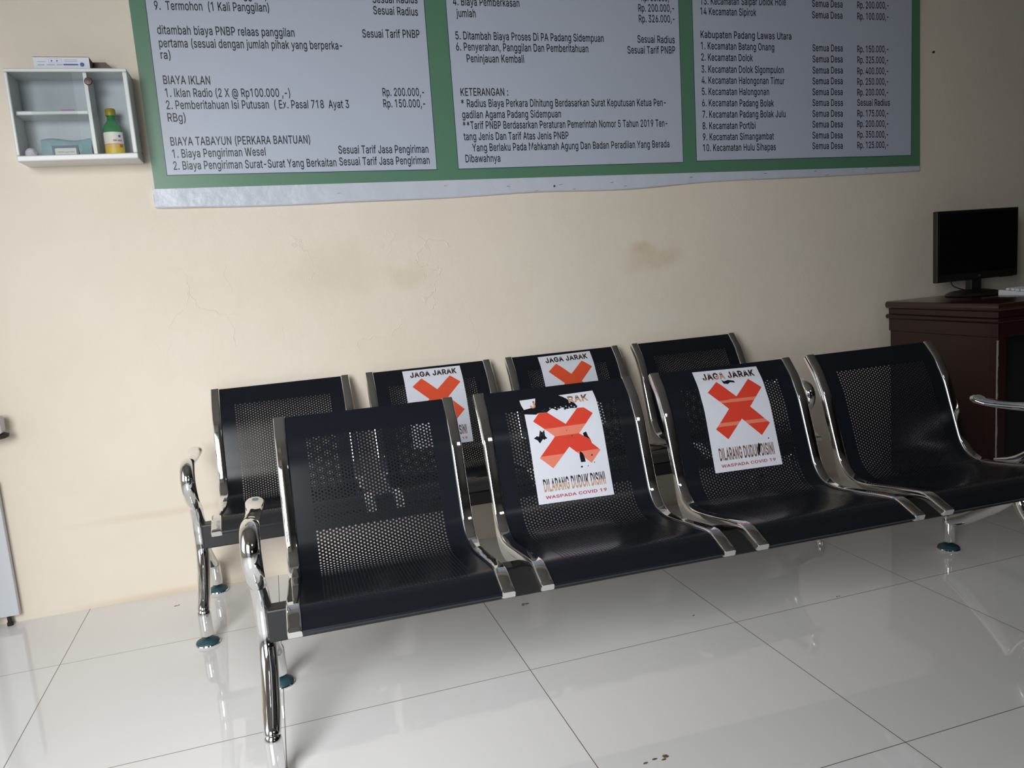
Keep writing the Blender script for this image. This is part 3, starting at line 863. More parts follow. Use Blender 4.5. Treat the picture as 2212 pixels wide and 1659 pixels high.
def armrest_mesh():
    mb = MB()
    # upper arm, front curl and lower arm in one sweep
    P = [(.100, .512), (.106, .512), (.122, .511), (.150, .507), (.190, .506), (.235, .508), (.290, .513), (.335, .516), (.366, .506), (.383, .482), (.381, .453), (.364, .427), (.338, .402), (.305, .380), (.272, .361), (.238, .349), (.205, .342), (.186, .338)]
    R = [(.004, .004), (.015, .010), (.022, .0145), (.0205, .012), (.018, .0115), (.018, .0125), (.019, .0145), (.020, .018), (.0205, .020), (.0205, .021), (.0205, .020), (.020, .018), (.0195, .017), (.019, .016), (.018, .013), (.015, .009), (.011, .006), (.006, .004)]
    tube(mb, catmull([(0, -d, z) for d, z in P], 6), lerp_rads(R, 6), 22)
    # post from the lower arm down onto the leg
    Q = [(.325, .395), (.298, .366), (.278, .336), (.269, .305), (.268, .279)]
    tube(mb, catmull([(0, -d, z) for d, z in Q], 6), lerp_rads([(.017, .016), (.019, .018), (.0192, .0192), (.0195, .0195), (.0195, .0195)], 6), 22)
    return mb


_base = {}


def make_bench(label, loc, rz, group):
    t = thing('waiting_bench', label, 'bench', loc, rz, group)
    L = 3 * PITCHS + SW

    def part(name, key, make, mats, off, parent, smooth=35, bevel=0):
        if key in _base:
            o = _base[key].copy()
            col.objects.link(o)
            o.name = name
        else:
            o = make().build(name, mats, None, smooth, bevel)
            _base[key] = o
        o.parent = parent
        o.location = off
        return o
    part('beam', 'beam', lambda: MB().box(-.078, -.304, .243, L + .078, -.259, .317), BEAMP, (0, 0, 0), t, 0, .004)
    for i in range(4):
        s = part('seat', 'seat', perforated_shell, PAINT, (i * PITCHS, 0, 0), t, 30)
        for k in (0, 1):
            part('side_rail', 'rail', lambda: side_rail(0), CHROME, ((-RW, SW)[k], 0, 0), s, 40)
            part('bracket', 'gusset', lambda: gusset(0), CHROME, ((-RW + .001, SW + RW - .005)[k], 0, 0), s, 40, .001)
    for k in (0, 1):
        u = (-EU, L + EU)[k]
        part('armrest', 'arm', armrest_mesh, CHROME, (u, 0, 0), t, 60)
        for fr_ in (0, 1):
            d = (.016, .428)[fr_]
            g = part('leg', 'leg%d' % fr_, lambda: leg_tube(fr_), CHROME, (u, 0, 0), t, 60)
            part('leg_sleeve', 'sleeve%d' % fr_, lambda: sleeve(d), CHROME, (0, 0, 0), g, 50)
            p = part('foot_pad', 'pad%d' % fr_, lambda: foot_pad(d), (TEAL, CHROME, DARKRUB), (0, 0, 0), g, 50)
            p['label'] = 'teal rubber foot pad with a metal rim'
    return t


FX, FY, FR = 4.3437, -0.7847, -0.0319
BX, BY, BR_ = 4.1508, -0.0362, -0.0121
benchF = make_bench('black perforated four-seat waiting bench nearer the camera, torn notice on its second seat', (FX, FY, 0), FR, 'four-seat waiting benches')
benchB = make_bench('black perforated four-seat waiting bench pushed against the cream wall behind the other bench', (BX, BY, 0), BR_, 'four-seat waiting benches')

# ------------------------------------------------------------------ distancing notices stuck on the seat backs


def slice_bands(v, f, ys):
    bm = bmesh.new()
    bv = [bm.verts.new((x, y, 0)) for x, y in v]
    for q in f:
        try:
            bm.faces.new([bv[i] for i in q])
        except ValueError:
            pass
    for y in ys:
        bmesh.ops.bisect_plane(bm, geom=bm.verts[:] + bm.edges[:] + bm.faces[:], plane_co=(0, y, 0), plane_no=(0, 1, 0), dist=1e-5)
    bm.verts.index_update()
    v2 = [(p.co.x, p.co.y) for p in bm.verts]
    f2 = [tuple(p.index for p in q.verts) for q in bm.faces]
    bm.free()
    return v2, f2


def notice(bench, seat, corners, label, paper, bands, ink, wave=0.0, holes=()):
    """corners: (u, s) of the A4 sheet TL TR BR BL on that seat; local mm coordinates a right, b down"""
    (tl, tr, br, bl) = corners
    W_, H_ = 210.0, 290.0

    def place(a, b, n):
        x, y = a / W_, b / H_
        u = (tl[0] * (1 - x) + tr[0] * x) * (1 - y) + (bl[0] * (1 - x) + br[0] * x) * y
        s = (tl[1] * (1 - x) + tr[1] * x) * (1 - y) + (bl[1] * (1 - x) + br[1] * x) * y
        return on_prof(u + seat * PITCHS, s, n)
    M = bench['_m']
    steps = [6 * k for k in range(1, 49)]

    def layer(name, polys, n, mats, matfn=None, parent=None, ready=None):
        v, f = ready if ready else fill2d(polys)
        v, f = slice_bands(v, f, steps + [y for y in bands])
        if parent is None:
            v, f = slice_bands([(y, x) for x, y in v], f, [30, 60, 90, 120, 150, 180])
            v = [(y, x) for x, y in v]
        mb = MB()
        mb.v = [tuple(M @ Vector(place(a, b, n))) for a, b in v]
        mb.f = f
        mb.mi = [(matfn(sum(v[i][0] for i in q) / len(q), sum(v[i][1] for i in q) / len(q)) if matfn else 0) for q in f]
        # face the camera side
        o = mb.build(name, mats, None, 0)
        me = o.data
        bm = bmesh.new()
        bm.from_mesh(me)
        nrm = M.to_3x3() @ Vector((0, -.9, .43))
        for q in bm.faces:
            if q.normal.dot(nrm) < 0:
                q.normal_flip()
        bm.to_mesh(me)
        bm.free()
        me.shade_smooth()
        if parent:
            o.parent = parent
        return o
    root = layer('notice', paper, .0008, PAPER)
    tag(root, label, 'notice', 'distancing notices on the seat backs')
    return root, layer


XPOLY = [(25, 69), (62, 39.5), (111, 88), (165, 39.5), (199, 68.5), (145, 121), (197, 172), (164, 203.5), (111, 152), (57.5, 203.7), (25, 173.5), (77, 121.5)]
SHEET = [[(0, 0), (210, 0), (210, 290), (0, 290)]]
LINES = [('JAGA JARAK', 24.5, 193.5, 31.0, 20.3, .035), ('DILARANG DUDUK DISINI', 21, 193, 258, 31.0, .022), ('WASPADA COVID 19', 21.5, 191.5, 277.5, 7.6, .018)]


def words(root, layer, mats, matfn, which=(0, 1, 2), extra=()):
    """the words of one notice, one print per line"""
    for body, x0, x1, y, cap, bold in [LINES[i] for i in which] + list(extra):
        v, f = fit_text(body, x0, x1, cap, bold)
        layer('text_line', None, .00125, mats, matfn, root, ([(a, y - b) for a, b in v], f))


for b_ in (benchF, benchB):
    b_['_m'] = 0
import_m = {benchF.name: Matrix.Translation((FX, FY, 0)) @ Matrix.Rotation(FR, 4, 'Z'), benchB.name: Matrix.Translation((BX, BY, 0)) @ Matrix.Rotation(BR_, 4, 'Z')}


class B_:
    def __init__(s, o):
        s.m = import_m[o.name]
        del o['_m']

    def __getitem__(s, k):
        return s.m


bF, bB = B_(benchF), B_(benchB)

# front bench, second seat: badly torn
piece = [(0, 0), (44.6, 0), (40.9, 13.2), (36.2, 25.9), (21.2, 28.7), (5.3, 30.6), (1.2, 16.8)]
main = [(3.9, 43.6), (35.1, 48.9), (43.5, 45.6), (66.6, 47.2), (74.3, 42.0), (81.9, 37.5), (89.1, 40.7), (93.7, 45.7), (105.9, 40.7), (112, 38.2), (115.9, 46.5), (132.1, 44.2), (152, 45.8), (154.4, 39.4), (147.4, 29.6), (136.5, 22.6), (129.3, 13.9), (121.6, 7.3), (110.7, 0.3), (210, 0), (212, 27.4), (210, 290), (0, 290)]
h1 = [(36.2, 94), (41.7, 100.2), (48.3, 94.6), (47.3, 110.8), (52.6, 118.1), (43.1, 121.2), (40.3, 118.6), (30.4, 129.2), (24.6, 119.7), (15.7, 114.1), (24.5, 108.8), (30.7, 110.8)]
h2 = [(152.9, 117.6), (162.5, 114.5), (165.5, 126.9), (171.1, 137.6), (159.4, 129.4), (153.5, 125.3)]
h3 = [(135.4, 164.3), (142.1, 169.5), (145.8, 178.7), (147, 194.1), (133.7, 194), (132.8, 176.9)]
dots = []
for (hx, hy, hr) in ((134, 206, 3.2), (167.5, 179, 2.6), (109, 104.5, 1.6), (121.5, 121, 1.8), (152, 206, 1.7), (171, 199, 1.8)):
    dots.append([(hx + hr * math.cos(k * 1.05) * (1.25 if k % 2 else .8), hy + hr * math.sin(k * 1.05) * (1 if k % 2 else .7)) for k in range(6)])
cF2 = [(.0908, .0351), (.2997, .0307), (.2980, .3201), (.0906, .3166)]
r, lay = notice(bF, 1, cF2, 'torn distancing notice with holes and missing letters, on the nearer bench', [piece, main, h1, h2, h3] + dots, [92.8, 116.5, 165, 240, 248], None)
XT = [(22.9, 67), (43.3, 46.2), (66.6, 47.6), (110.2, 86.5), (152.1, 46.3), (170.8, 47.2), (192.6, 66.7), (141.8, 117.1), (153.5, 125.5), (159.4, 129.6), (171.1, 137.8), (173, 147.5), (193.7, 168), (162.6, 199.5), (147, 184), (145.8, 178.7), (142.1, 169.5), (135.4, 164.3), (133.5, 173), (108.6, 148.6), (55.1, 199.7), (22.8, 168.2), (73.9, 116.6)]
lay('cross_print', [XT] + [d for i, d in enumerate(dots) if i in (1, 2, 3)], .00115, (RED2, REDPALE), lambda a, b: 1 if (92.8 < b < 116.5 or b > 165) else 0, r)
words(r, lay, (INKBROWN, INKTAN, CRIMSON, INKMID), lambda a, b: 2 if b > 262 else (1 if (b > 240 + (4 if a > 110 else 0) or 20 < b < 40 or a < 150 and 14 < b < 40) else (3 if b < 40 else 0)), (1, 2),
      (('J', 24, 39, 28.5, 19, .03), ('RAK', 133, 190, 28.5, 19, .03)))

# front bench, third seat
cF3 = [(.1007, .0108), (.3049, .0160), (.3002, .3105), (.0911, .3070)]
k1 = [(79.8, 33.3), (87.5, 39.7), (100.1, 36.4), (118, 40.2), (120.8, 47), (105, 44.3), (96.6, 49.3), (83.2, 46.8)]
k2 = [(148.6, 222.4), (153, 228), (149.5, 248.1), (143, 257.7), (138.9, 251), (141.8, 234.9)]
k3 = [(183 + 2.2 * math.cos(k), 214 + 2.2 * math.sin(k)) for k in range(6)]
r, lay = notice(bF, 2, cF3, 'worn distancing notice with tan faded words and a small tear under its heading', SHEET + [k1, k2, k3], [94, 103.5, 158, 168, 22], None)
lay('cross_print', [XPOLY], .00115, (RED2, REDPALE), lambda a, b: 1 if (94 + (111 - a) * .03 < b < 103.5 or 158 < b < 168) else 0, r)
words(r, lay, (INKBROWN, INKTAN, CRIMSON, INKMID), lambda a, b: 2 if b > 262 else (3 if b > 200 else (1 if (70 < a < 100 and b > 18) or b > 29 else 0)))

# back bench, second and third seats
cB2 = [(.1009, .0096), (.3089, .0105), (.3077, .2973), (.0995, .2970)]
r, lay = notice(bB, 1, cB2, 'clean distancing notice half hidden behind the leftmost nearer seat, its heading fully visible', SHEET, [245], None)
lay('cross_print', [XPOLY], .00115, RED, None, r)
words(r, lay, (INKBROWN, INKMID, CRIMSON), lambda a, b: 2 if b > 262 else (1 if b > 245 else 0))
cB3 = [(.0971, .0123), (.3052, .0096), (.3020, .3000), (.0960, .2990)]
r, lay = notice(bB, 2, cB3, 'distancing notice on the wall-side bench showing above the torn notice, only its upper part visible', SHEET, [245], None)
lay('cross_print', [XPOLY], .00115, RED, None, r)
words(r, lay, (INKBROWN, INKMID, CRIMSON), lambda a, b: 2 if b > 262 else (1 if b > 245 else 0))

# ------------------------------------------------------------------ fee banner on the wall
ban = thing('fee_banner', 'long green-bordered court fee banner with three pale text panels on the wall', 'banner', (5.55, 0, 1.30))
BO = Vector((5.55, 0, 1.30))


def bl(p):
    return (p[0] - BO.x, p[1] - BO.y, p[2] - BO.z)


BT = 0.012
ZT = 2.55


def lerp(a, b, t):
    return a + (b - a) * t


def zgreen(x):
    return lerp(1.341, 1.310, (x - 4.036) / 3.04)


mb = MB()
xs = [4.036 + 3.04 * k / 40 for k in range(41)]
rings = [[bl((x, -BT, zgreen(x))), bl((x, -BT, ZT)), bl((x, -.0005, ZT)), bl((x, -.0005, zgreen(x)))] for x in xs]
mb.loft(rings)
mb.build('sheet', GREEN, ban, 0)
HEM = [(4.029, 1.287), (4.043, 1.282), (4.172, 1.278), (4.354, 1.273), (4.543, 1.272), (4.643, 1.273), (5.009, 1.271), (5.317, 1.277), (5.671, 1.271), (6.02, 1.284), (6.236, 1.286), (6.596, 1.285), (7.076, 1.29)]
hem = cat2(HEM, 5)
rings = []
for (x, z) in hem:
    a = -BT - .002 - .003 * math.sin(x * 9.0) * math.sin(x * 2.3)
    zt = zgreen(x) + .0006
    rings.append([bl((x, -BT - .0003, zt)), bl((x, lerp(-BT, a, .5), lerp(zt, z, .5))), bl((x, a, z + .004)), bl((x, a + .003, z)), bl((x, -.001, z + .006)), bl((x, -.0008, zt))])
o = MB().loft(rings).build('hem', HEMW, ban, 30)
o['label'] = 'white stapled hem along the lower edge'
PAN = [((4.079, 1.384), (4.956, 1.371), 4.0845, 4.962), ((5.036, 1.370), (5.931, 1.364), 5.040, 5.939), ((5.992, 1.367), (7.028, 1.357), 5.999, 7.034)]
TXT = []
TXT.append([
('8.  Pemohon  (1 Kali Panggilan)', 4.108, 1.925, 4.446, 1.922),
('Sesuai Radius', 4.787, 1.920, 4.940, 1.922),
('9.  Termohon  (1 Kali Panggilan)', 4.107, 1.884, 4.450, 1.885),
('Sesuai Radius', 4.786, 1.884, 4.938, 1.882),
('ditambah biaya PNBP relaas panggilan', 4.106, 1.812, 4.521, 1.809),
('Sesuai Tarif PNBP', 4.742, 1.809, 4.937, 1.810),
('pertama (sesuai dengan jumlah pihak yang berperka-', 4.106, 1.773, 4.671, 1.770),
('ra)', 4.106, 1.738, 4.135, 1.737),
('BIAYA IKLAN', 4.104, 1.662, 4.243, 1.660),
('1. Iklan Radio (2 X @ Rp100.000 ,-)', 4.105, 1.623, 4.486, 1.620),
('Rp. 200.000,-', 4.791, 1.620, 4.935, 1.619),
('2. Pemberitahuan Isi Putusan  ( Ex. Pasal 718  Ayat 3', 4.103, 1.586, 4.674, 1.582),
('Rp. 150.000,-', 4.790, 1.583, 4.935, 1.581),
('RBg)', 4.102, 1.548, 4.155, 1.547),
('BIAYA TABAYUN (PERKARA BANTUAN)', 4.101, 1.474, 4.534, 1.470),
('1. Biaya Pengiriman Wesel', 4.102, 1.436, 4.387, 1.435),
('Sesuai Tarif Jasa Pengiriman', 4.623, 1.434, 4.932, 1.428),
('2. Biaya Pengiriman Surat-Surat Yang Berkaitan', 4.100, 1.399, 4.612, 1.393),
('Sesuai Tarif Jasa Pengiriman', 4.622, 1.395, 4.933, 1.390),
])
TXT.append([
('4. Biaya Pemberkasan', 5.064, 1.919, 5.306, 1.919),
('jumlah', 5.073, 1.881, 5.142, 1.881),
('Rp. 50.000,-', 5.785, 1.950, 5.911, 1.952),
('Rp. 200.000,-', 5.771, 1.913, 5.920, 1.915),
('Rp. 326.000,-', 5.771, 1.875, 5.920, 1.877),
('5. Ditambah Biaya Proses Di PA Padang Sidempuan', 5.063, 1.807, 5.624, 1.804),
('Sesuai Radius', 5.761, 1.803, 5.917, 1.802),
('6. Penyerahan, Panggilan Dan Pemberitahuan', 5.062, 1.770, 5.560, 1.767),
('Sesuai Tarif PNBP', 5.718, 1.764, 5.917, 1.765),
('Peninjauan Kembali', 5.097, 1.731, 5.309, 1.730),
('KETERANGAN :', 5.065, 1.618, 5.240, 1.617),
('* Radius Biaya Perkara Dihitung Berdasarkan Surat Keputusan Ketua Pen-', 5.064, 1.580, 5.867, 1.574),
('gadilan Agama Padang Sidempuan', 5.064, 1.542, 5.437, 1.539),
('**Tarif PNBP Berdasarkan Peraturan Pemerintah Nomor 5 Tahun 2019 Ten-', 5.064, 1.505, 5.870, 1.498),
('tang Jenis Dan Tarif Atas Jenis PNBP', 5.063, 1.467, 5.461, 1.462),
('Yang Berlaku Pada Mahkamah Agung Dan Badan Peradilan Yang Berada', 5.091, 1.428, 5.875, 1.421),
('Dibawahnya', 5.063, 1.391, 5.192, 1.389),
])
TXT.append([
('13. Kecamatan Saipar Dolok Hole', 6.034, 1.944, 6.416, 1.949),
('Semua Desa', 6.539, 1.947, 6.685, 1.947),
('Rp. 200.000,-', 6.757, 1.946, 6.915, 1.948),
('14 Kecamatan Sipirok', 6.032, 1.907, 6.279, 1.907),
('Semua Desa', 6.538, 1.904, 6.684, 1.904),
('Rp. 100.000,-', 6.757, 1.903, 6.914, 1.903),
('Kabupaten Padang Lawas Utara', 6.029, 1.823, 6.438, 1.821),
('1. Kecamatan Batang Onang', 6.029, 1.782, 6.357, 1.779),
('Semua Desa', 6.537, 1.778, 6.683, 1.778),
('Rp. 150.000,-', 6.755, 1.775, 6.912, 1.776),
('2. Kecamatan Dolok', 6.028, 1.740, 6.258, 1.738),
('Semua Desa', 6.536, 1.735, 6.682, 1.735),
('Rp. 325.000,-', 6.755, 1.733, 6.911, 1.732),
('3. Kecamatan Dolok Sigompulon', 6.027, 1.696, 6.399, 1.693),
('Semua Desa', 6.535, 1.692, 6.682, 1.692),
('Rp. 400.000,-', 6.754, 1.689, 6.911, 1.689),
('4. Kecamatan Halongonan Timur', 6.026, 1.655, 6.401, 1.651),
('Semua Desa', 6.534, 1.650, 6.681, 1.650),
('Rp. 250.000,-', 6.753, 1.647, 6.911, 1.647),
('5. Kecamatan Halongonan', 6.025, 1.613, 6.328, 1.610),
('Semua Desa', 6.533, 1.608, 6.680, 1.607),
('Rp. 200.000,-', 6.753, 1.605, 6.910, 1.604),
('6. Kecamatan Padang Bolak', 6.024, 1.571, 6.349, 1.566),
('Semua Desa', 6.532, 1.566, 6.680, 1.564),
('Sesuai Radius', 6.752, 1.564, 6.918, 1.562),
('7. Kecamatan Padang Bolak Julu', 6.024, 1.528, 6.402, 1.524),
('Semua Desa', 6.531, 1.523, 6.679, 1.522),
('Rp. 175.000,-', 6.752, 1.521, 6.910, 1.519),
('8. Kecamatan Portibi', 6.022, 1.485, 6.261, 1.482),
('Semua Desa', 6.530, 1.481, 6.678, 1.479),
('Rp. 200.000,-', 6.751, 1.479, 6.910, 1.477),
('9. Kecamatan Simangambat', 6.022, 1.443, 6.345, 1.439),
('Semua Desa', 6.529, 1.438, 6.677, 1.435),
('Rp. 350.000,-', 6.751, 1.436, 6.909, 1.433),
('10. Kecamatan Hulu Sihapas', 6.021, 1.402, 6.353, 1.397),
('Semua Desa', 6.528, 1.396, 6.677, 1.393),
('Rp. 125.000,-', 6.750, 1.393, 6.909, 1.391),
])

for (pl, pr, xt0, xt1), lines in zip(PAN, TXT):
    k = (ZT - .06 - 1.37) / .56
    tl_, tr_ = (lerp(pl[0], xt0, k), ZT - .06), (lerp(pr[0], xt1, k), ZT - .06)
    mb = MB()

    def sheet4(e, y, mi):
        q = [(pl[0] - e, pl[1] - e), (pr[0] + e, pr[1] - e), (tr_[0] + e, tr_[1] + e), (tl_[0] - e, tl_[1] + e)]
        mb.add([bl((a, y, b)) for a, b in q] + [bl((a, -BT + .001, b)) for a, b in q], [(0, 1, 2, 3), (7, 6, 5, 4)] + [(i, i + 4, (i + 1) % 4 + 4, (i + 1) % 4) for i in range(4)], mi)
    sheet4(.0022, -BT - .0004, 1)
    sheet4(0, -BT - .0008, 0)
    pan = mb.build('text_panel', (PANELW, LINEINK), ban, 0)
    for body, xa, za, xb, zb in lines:
        v, f = fit_text(body, 0, math.hypot(xb - xa, zb - za), .0258, .010)
        dx, dz = (xb - xa), (zb - za)
        l = math.hypot(dx, dz)
        dx, dz = dx / l, dz / l
        lm = MB()
        lm.add([bl((xa + a * dx - b * dz * .3, -BT - .0014, za + a * dz + b)) for a, b in v], f)
        lm.build('text_line', INK, pan, 0)
STP = [(4.155, 1.306), (4.326, 1.309), (4.609, 1.303), (4.984, 1.313), (5.215, 1.302), (5.418, 1.299), (5.625, 1.299), (5.963, 1.305), (5.322, 1.281), (5.471, 1.281), (5.68, 1.283), (6.299, 1.307), (6.538, 1.307), (6.795, 1.31), (6.242, 1.290), (6.597, 1.290)]
random.seed(4)
for x, z in STP:
    rot_ = random.uniform(-.1, .25)
    m = MB().box(-.006, -.0012, -.0006, .006, 0, .0006)
    a = -BT - .0015 - .0025 * math.sin(x * 9.0) * math.sin(x * 2.3)
    o = m.build('staple', STEEL, ban, 0)
    o.location = bl((x, a, z))
    o.rotation_euler = (0, -rot_, 0)
m = MB().lathe([(.0005, -.001), (.0035, -.001), (.003, .003), (.0005, .004)], n=10, axis='y')
o = m.build('nail_head', DARKRUB, ban, 30)
o.location = bl((5.392, -BT - .002, 1.295))

# nail in the wall beside the banner
m = MB().lathe([(.0005, 0), (.004, 0), (.004, .008), (.0005, .009)], n=10, axis='y').build('nail', DARKRUB, None, 30)
m.location = (7.157, 0, 1.781)
tag(m, 'small dark nail head in the wall right of the banner', 'nail')

# ------------------------------------------------------------------ first-aid wall cabinet and what it holds
CX0, CX1, CZ0, CZ1, CD = 3.690, 4.015, 1.4215, 1.683, .120
cab = thing('wall_cabinet', 'small white wall cabinet with sliding glass front, left of the banner', 'cabinet', (CX0, 0, CZ0))
w, h = CX1 - CX0, CZ1 - CZ0
fx0, fx1, fz0, fz1 = .010, w - .013, .017, h - .010
mb = MB()
mb.box(0, -CD + .012, 0, w, -.002, .008).box(0, -CD + .012, h - .008, w, -.002, h).box(0, -CD + .012, .008, .008, -.002, h - .008).box(w - .008, -CD + .012, .008, w, -.002, h - .008)
mb.build('carcass', WHITEPL, cab, 0, .003, 2)
MB().box(.008, -.006, .008, w - .008, -.002, h - .008).build('back_panel', GREYIN, cab, 0)
mb = MB()
mb.box(0, -CD, 0, w, -CD + .012, fz0).box(0, -CD, fz1, w, -CD + .012, h).box(0, -CD, fz0, fx0, -CD + .012, fz1).box(fx1, -CD, fz0, w, -CD + .012, fz1)
mb.build('front_frame', WHITEPL, cab, 0, .003, 2)
dv = 3.8925 - CX0
MB().box(dv, -CD + .014, .008, dv + .011, -.006, h - .008).build('divider', WHITEPL, cab, 0, .0015)
sz = 1.5565 - CZ0
MB().box(.008, -CD + .022, sz, dv, -.006, sz + .012).build('shelf', WHITEPL, cab, 0, .003)
for (a, b, y) in ((fx0 - .004, .175, -CD + .0075), (.055, fx1 + .004, -CD + .0108)):
    g = MB().box(a, y, fz0 - .003, b, y + .002, fz1 + .003).build('glass_pane', GLASS, cab, 0)
k = MB().lathe([(.0005, 0), (.0105, 0), (.0115, .004), (.0095, .008), (.0005, .009)], n=20, axis='y').build('knob', KNOBBR, cab, 40)
k.location = (.217, -CD + .0105, 1.647 - CZ0)
for z in (.03, .085):
    s_ = MB().lathe([(.0005, 0), (.0022, 0), (.0005, .001)], n=8).build('screw', DARKRUB, cab, 30)
    s_.location = (w, -.012 - z * .1, z)
    s_.rotation_euler = (0, math.radians(90), 0)

CZF = CZ0 + .008
# green bottle
bot = thing('antiseptic_bottle', 'green bottle with yellow and white label standing in the wall cabinet', 'bottle', (3.946, -.060, CZF))
def oval(prof_, kx, ky, mi=0, n=28, mb=None):
    mb = mb or MB()
    rings = [[(r * kx * math.cos(2 * math.pi * j / n), r * ky * math.sin(2 * math.pi * j / n), z) for j in range(n)] for r, z in prof_]
    return mb.loft(rings, mi)
oval([(.001, .0), (.95, .0), (1, .004), (1, .076), (.96, .090), (.8, .102), (.5, .112), (.42, .118), (.42, .136), (.001, .136)], .0275, .0215).build('body', BGREEN, bot, 45)
oval([(.001, .128), (.52, .128), (.54, .131), (.54, .146), (.46, .149), (.001, .149)], .0275, .0255).build('cap', CAPY, bot, 45)
mb = MB()
for (z0, z1, mi) in ((.004, .030, 1), (.030, .0425, 2), (.0425, .0435, 3), (.0435, .078, 0)):
    n = 20
    a0, a1 = math.radians(195), math.radians(345)
    rings = [[(.0281 * math.cos(a0 + (a1 - a0) * j / n), .0221 * math.sin(a0 + (a1 - a0) * j / n), z) for z in (z0, z1)] for j in range(n + 1)]
    mb.loft(rings, mi, caps=False, closed=False)
def lab(a0, a1, z0, z1, mi):
    n = 5
    rings = [[(.0284 * math.cos(math.radians(a0 + (a1 - a0) * j / n)), .0224 * math.sin(math.radians(a0 + (a1 - a0) * j / n)), z) for z in (z0, z1)] for j in range(n + 1)]
    mb.loft(rings, mi, caps=False, closed=False)
for a in (272, 279, 286, 297, 304, 311, 318):
    lab(a, a + 5, .0505, .0555, 4)
lab(306, 326, .033, .041, 4)
lab(303, 318, .062, .069, 5)
mb.build('label_wrap', (LABELW, YELLOW, mat('orange_yellow_print', lin(226, 178, 84), .45), BLACKPL, CRIMSON, BLUEP), bot, 50)

# teal gauze pouch
po = thing('gauze_pouch', 'pale teal plastic pouch lying on the cabinet floor', 'pouch', (3.815, -.068, CZF))
mb = MB()
rings = []
for k in range(13):
    t = k / 12
    x = -.068 + .136 * t
    th = .019 * math.sin(math.pi * min(max(t * .96 + .02, 0), 1)) ** .5
    hh = .061 + .004 * math.sin(t * 7)
    rings.append([(x, -th * math.cos(a) * (1 + .12 * math.sin(5 * a + 9 * t)), hh / 2 + hh / 2 * math.sin(a)) for a in [2 * math.pi * j / 18 for j in range(18)]])
mb.loft(rings)
mb.build('pouch_body', POUCH, po, 60)
mb = MB().box(-.036, -.0212, .002, .034, -.0200, .040, 0).box(-.029, -.0216, .002, .028, -.0204, .032, 1)
for (x0_, x1_, z_) in ((-.022, -.005, .020), (-.002, .008, .019), (.011, .022, .020), (-.018, .015, .012)):
    mb.box(x0_, -.0219, z_, x1_, -.0210, z_ + .0022, 2)
mb.build('printed_panel', (NAVY, LABELW, GREYP), po, 0)

ct = MB()
rings = []
for k in range(11):
    a = math.pi * k / 10
    rings.append([(.0175 * math.sin(a) * math.cos(b) * (1 + .08 * math.sin(3 * b)) + .0002 * math.cos(b), .016 * math.sin(a) * math.sin(b), .018 - .018 * math.cos(a)) for b in [2 * math.pi * j / 18 for j in range(18)]])
ct.loft(rings)
o = ct.build('cotton_wad', COTTON, None, 70)
o.location = (3.722, -.085, CZF)
tag(o, 'crumpled white cotton wad on the cabinet floor beside the teal pouch', 'cotton')
o = MB().box(-.019, -.012, 0, .019, .012, .005).build('strip_packet', PINK, None, 0, .002)
o.location = (3.835, -.075, CZ0 + sz + .012)
tag(o, 'small pink packet lying on the inner cabinet shelf', 'packet')

# carton on top of the cabinet
cb = thing('mask_carton', 'white printed card carton with an open end flap on the wall cabinet', 'carton', (3.842, -.058, CZ1), .0)
bw, bd, bh = .147, .088, .036
hx = bw / 2
t = .0012
mb = MB().box(-hx, -bd / 2, 0, hx, -bd / 2 + t, bh).box(-hx, bd / 2 - t, 0, hx, bd / 2, bh).box(-hx, -bd / 2, 0, hx, bd / 2, t).box(-hx, -bd / 2, bh - t, hx, bd / 2, bh)
mb.build('sleeve', CARD, cb, 0)
fl = MB()
fl.loft([[(0, y_, .001), (.040, y_ - .006, .001), (.054, y_ - .009, .016), (.036, y_ - .006, .034), (0, y_, .035)] for y_ in (0, -.0012)])
fl = fl.build('end_flap', CARDIN, cb, 0)
fl.location = (hx, bd / 2 - .03, 0)
fl['label'] = 'grey unprinted inside of the open end flap'
MB().box(hx - .0012, -bd / 2 + .002, .0015, hx, bd / 2 - .002, bh - .0015).build('end_panel', CARDIN, cb, 0)
MB().box(-hx + .002, -bd / 2 + .002, .002, -hx + .003, bd / 2 - .002, bh - .002).build('end_panel', CARDIN, cb, 0)
mb = MB()
y = -bd / 2 - .0004
mb.lathe([(.0005, 0), (.006, 0), (.0005, .0003)], (hx - .020, y, .014), 16, 0, axis='y')
for (x0_, x1_, z0_, z1_, mi) in ((.004, .043, .0118, .0160, 0), (-.014, .002, .0122, .0146, 1), (-.040, -.018, .0122, .0144, 1), (-.064, -.046, .0122, .0144, 1), (-.064, -.042, .0215, .0228, 1), (.008, .042, .0215, .0228, 1), (.008, .042, .0262, .0275, 1), (-.034, .0, .0300, .0306, 1), (-.034, .0, .0190, .0196, 1), (-.034, -.0334, .0190, .0306, 1), (-.0006, 0, .0190, .0306, 1), (-.028, -.024, .0225, .0265, 0), (-.014, -.010, .0225, .0265, 0)):
    mb.box(x0_, y, z0_, x1_, y + .0006, z1_, mi)
mb.build('front_print', (BLUEP, GREYP), cb, 0)

# ------------------------------------------------------------------ desk, monitor, keyboard
DZ = .748
dk_ = thing('wooden_desk', 'dark mahogany desk with moulded edge at the right of the room', 'desk', (6.845, -.06, 0))
DW, DD = 1.35, .545


def bullnose(z0, z1, over, r, name, m):
    """slab with a rounded edge, from the desk's back-left corner"""
    n = 8
    rings = []
    zc, hh = (z0 + z1) / 2, (z1 - z0) / 2
    for k in range(n + 1):
        a = -math.pi / 2 + math.pi * k / n
        e = over - r + r * math.cos(a)
        z = zc + hh * math.sin(a)
        rings.append([(-e, -DD - e, z), (DW + e, -DD - e, z), (DW + e, .0, z), (-e, .0, z)])
    return MB().loft(rings).build(name, m, dk_, 50)


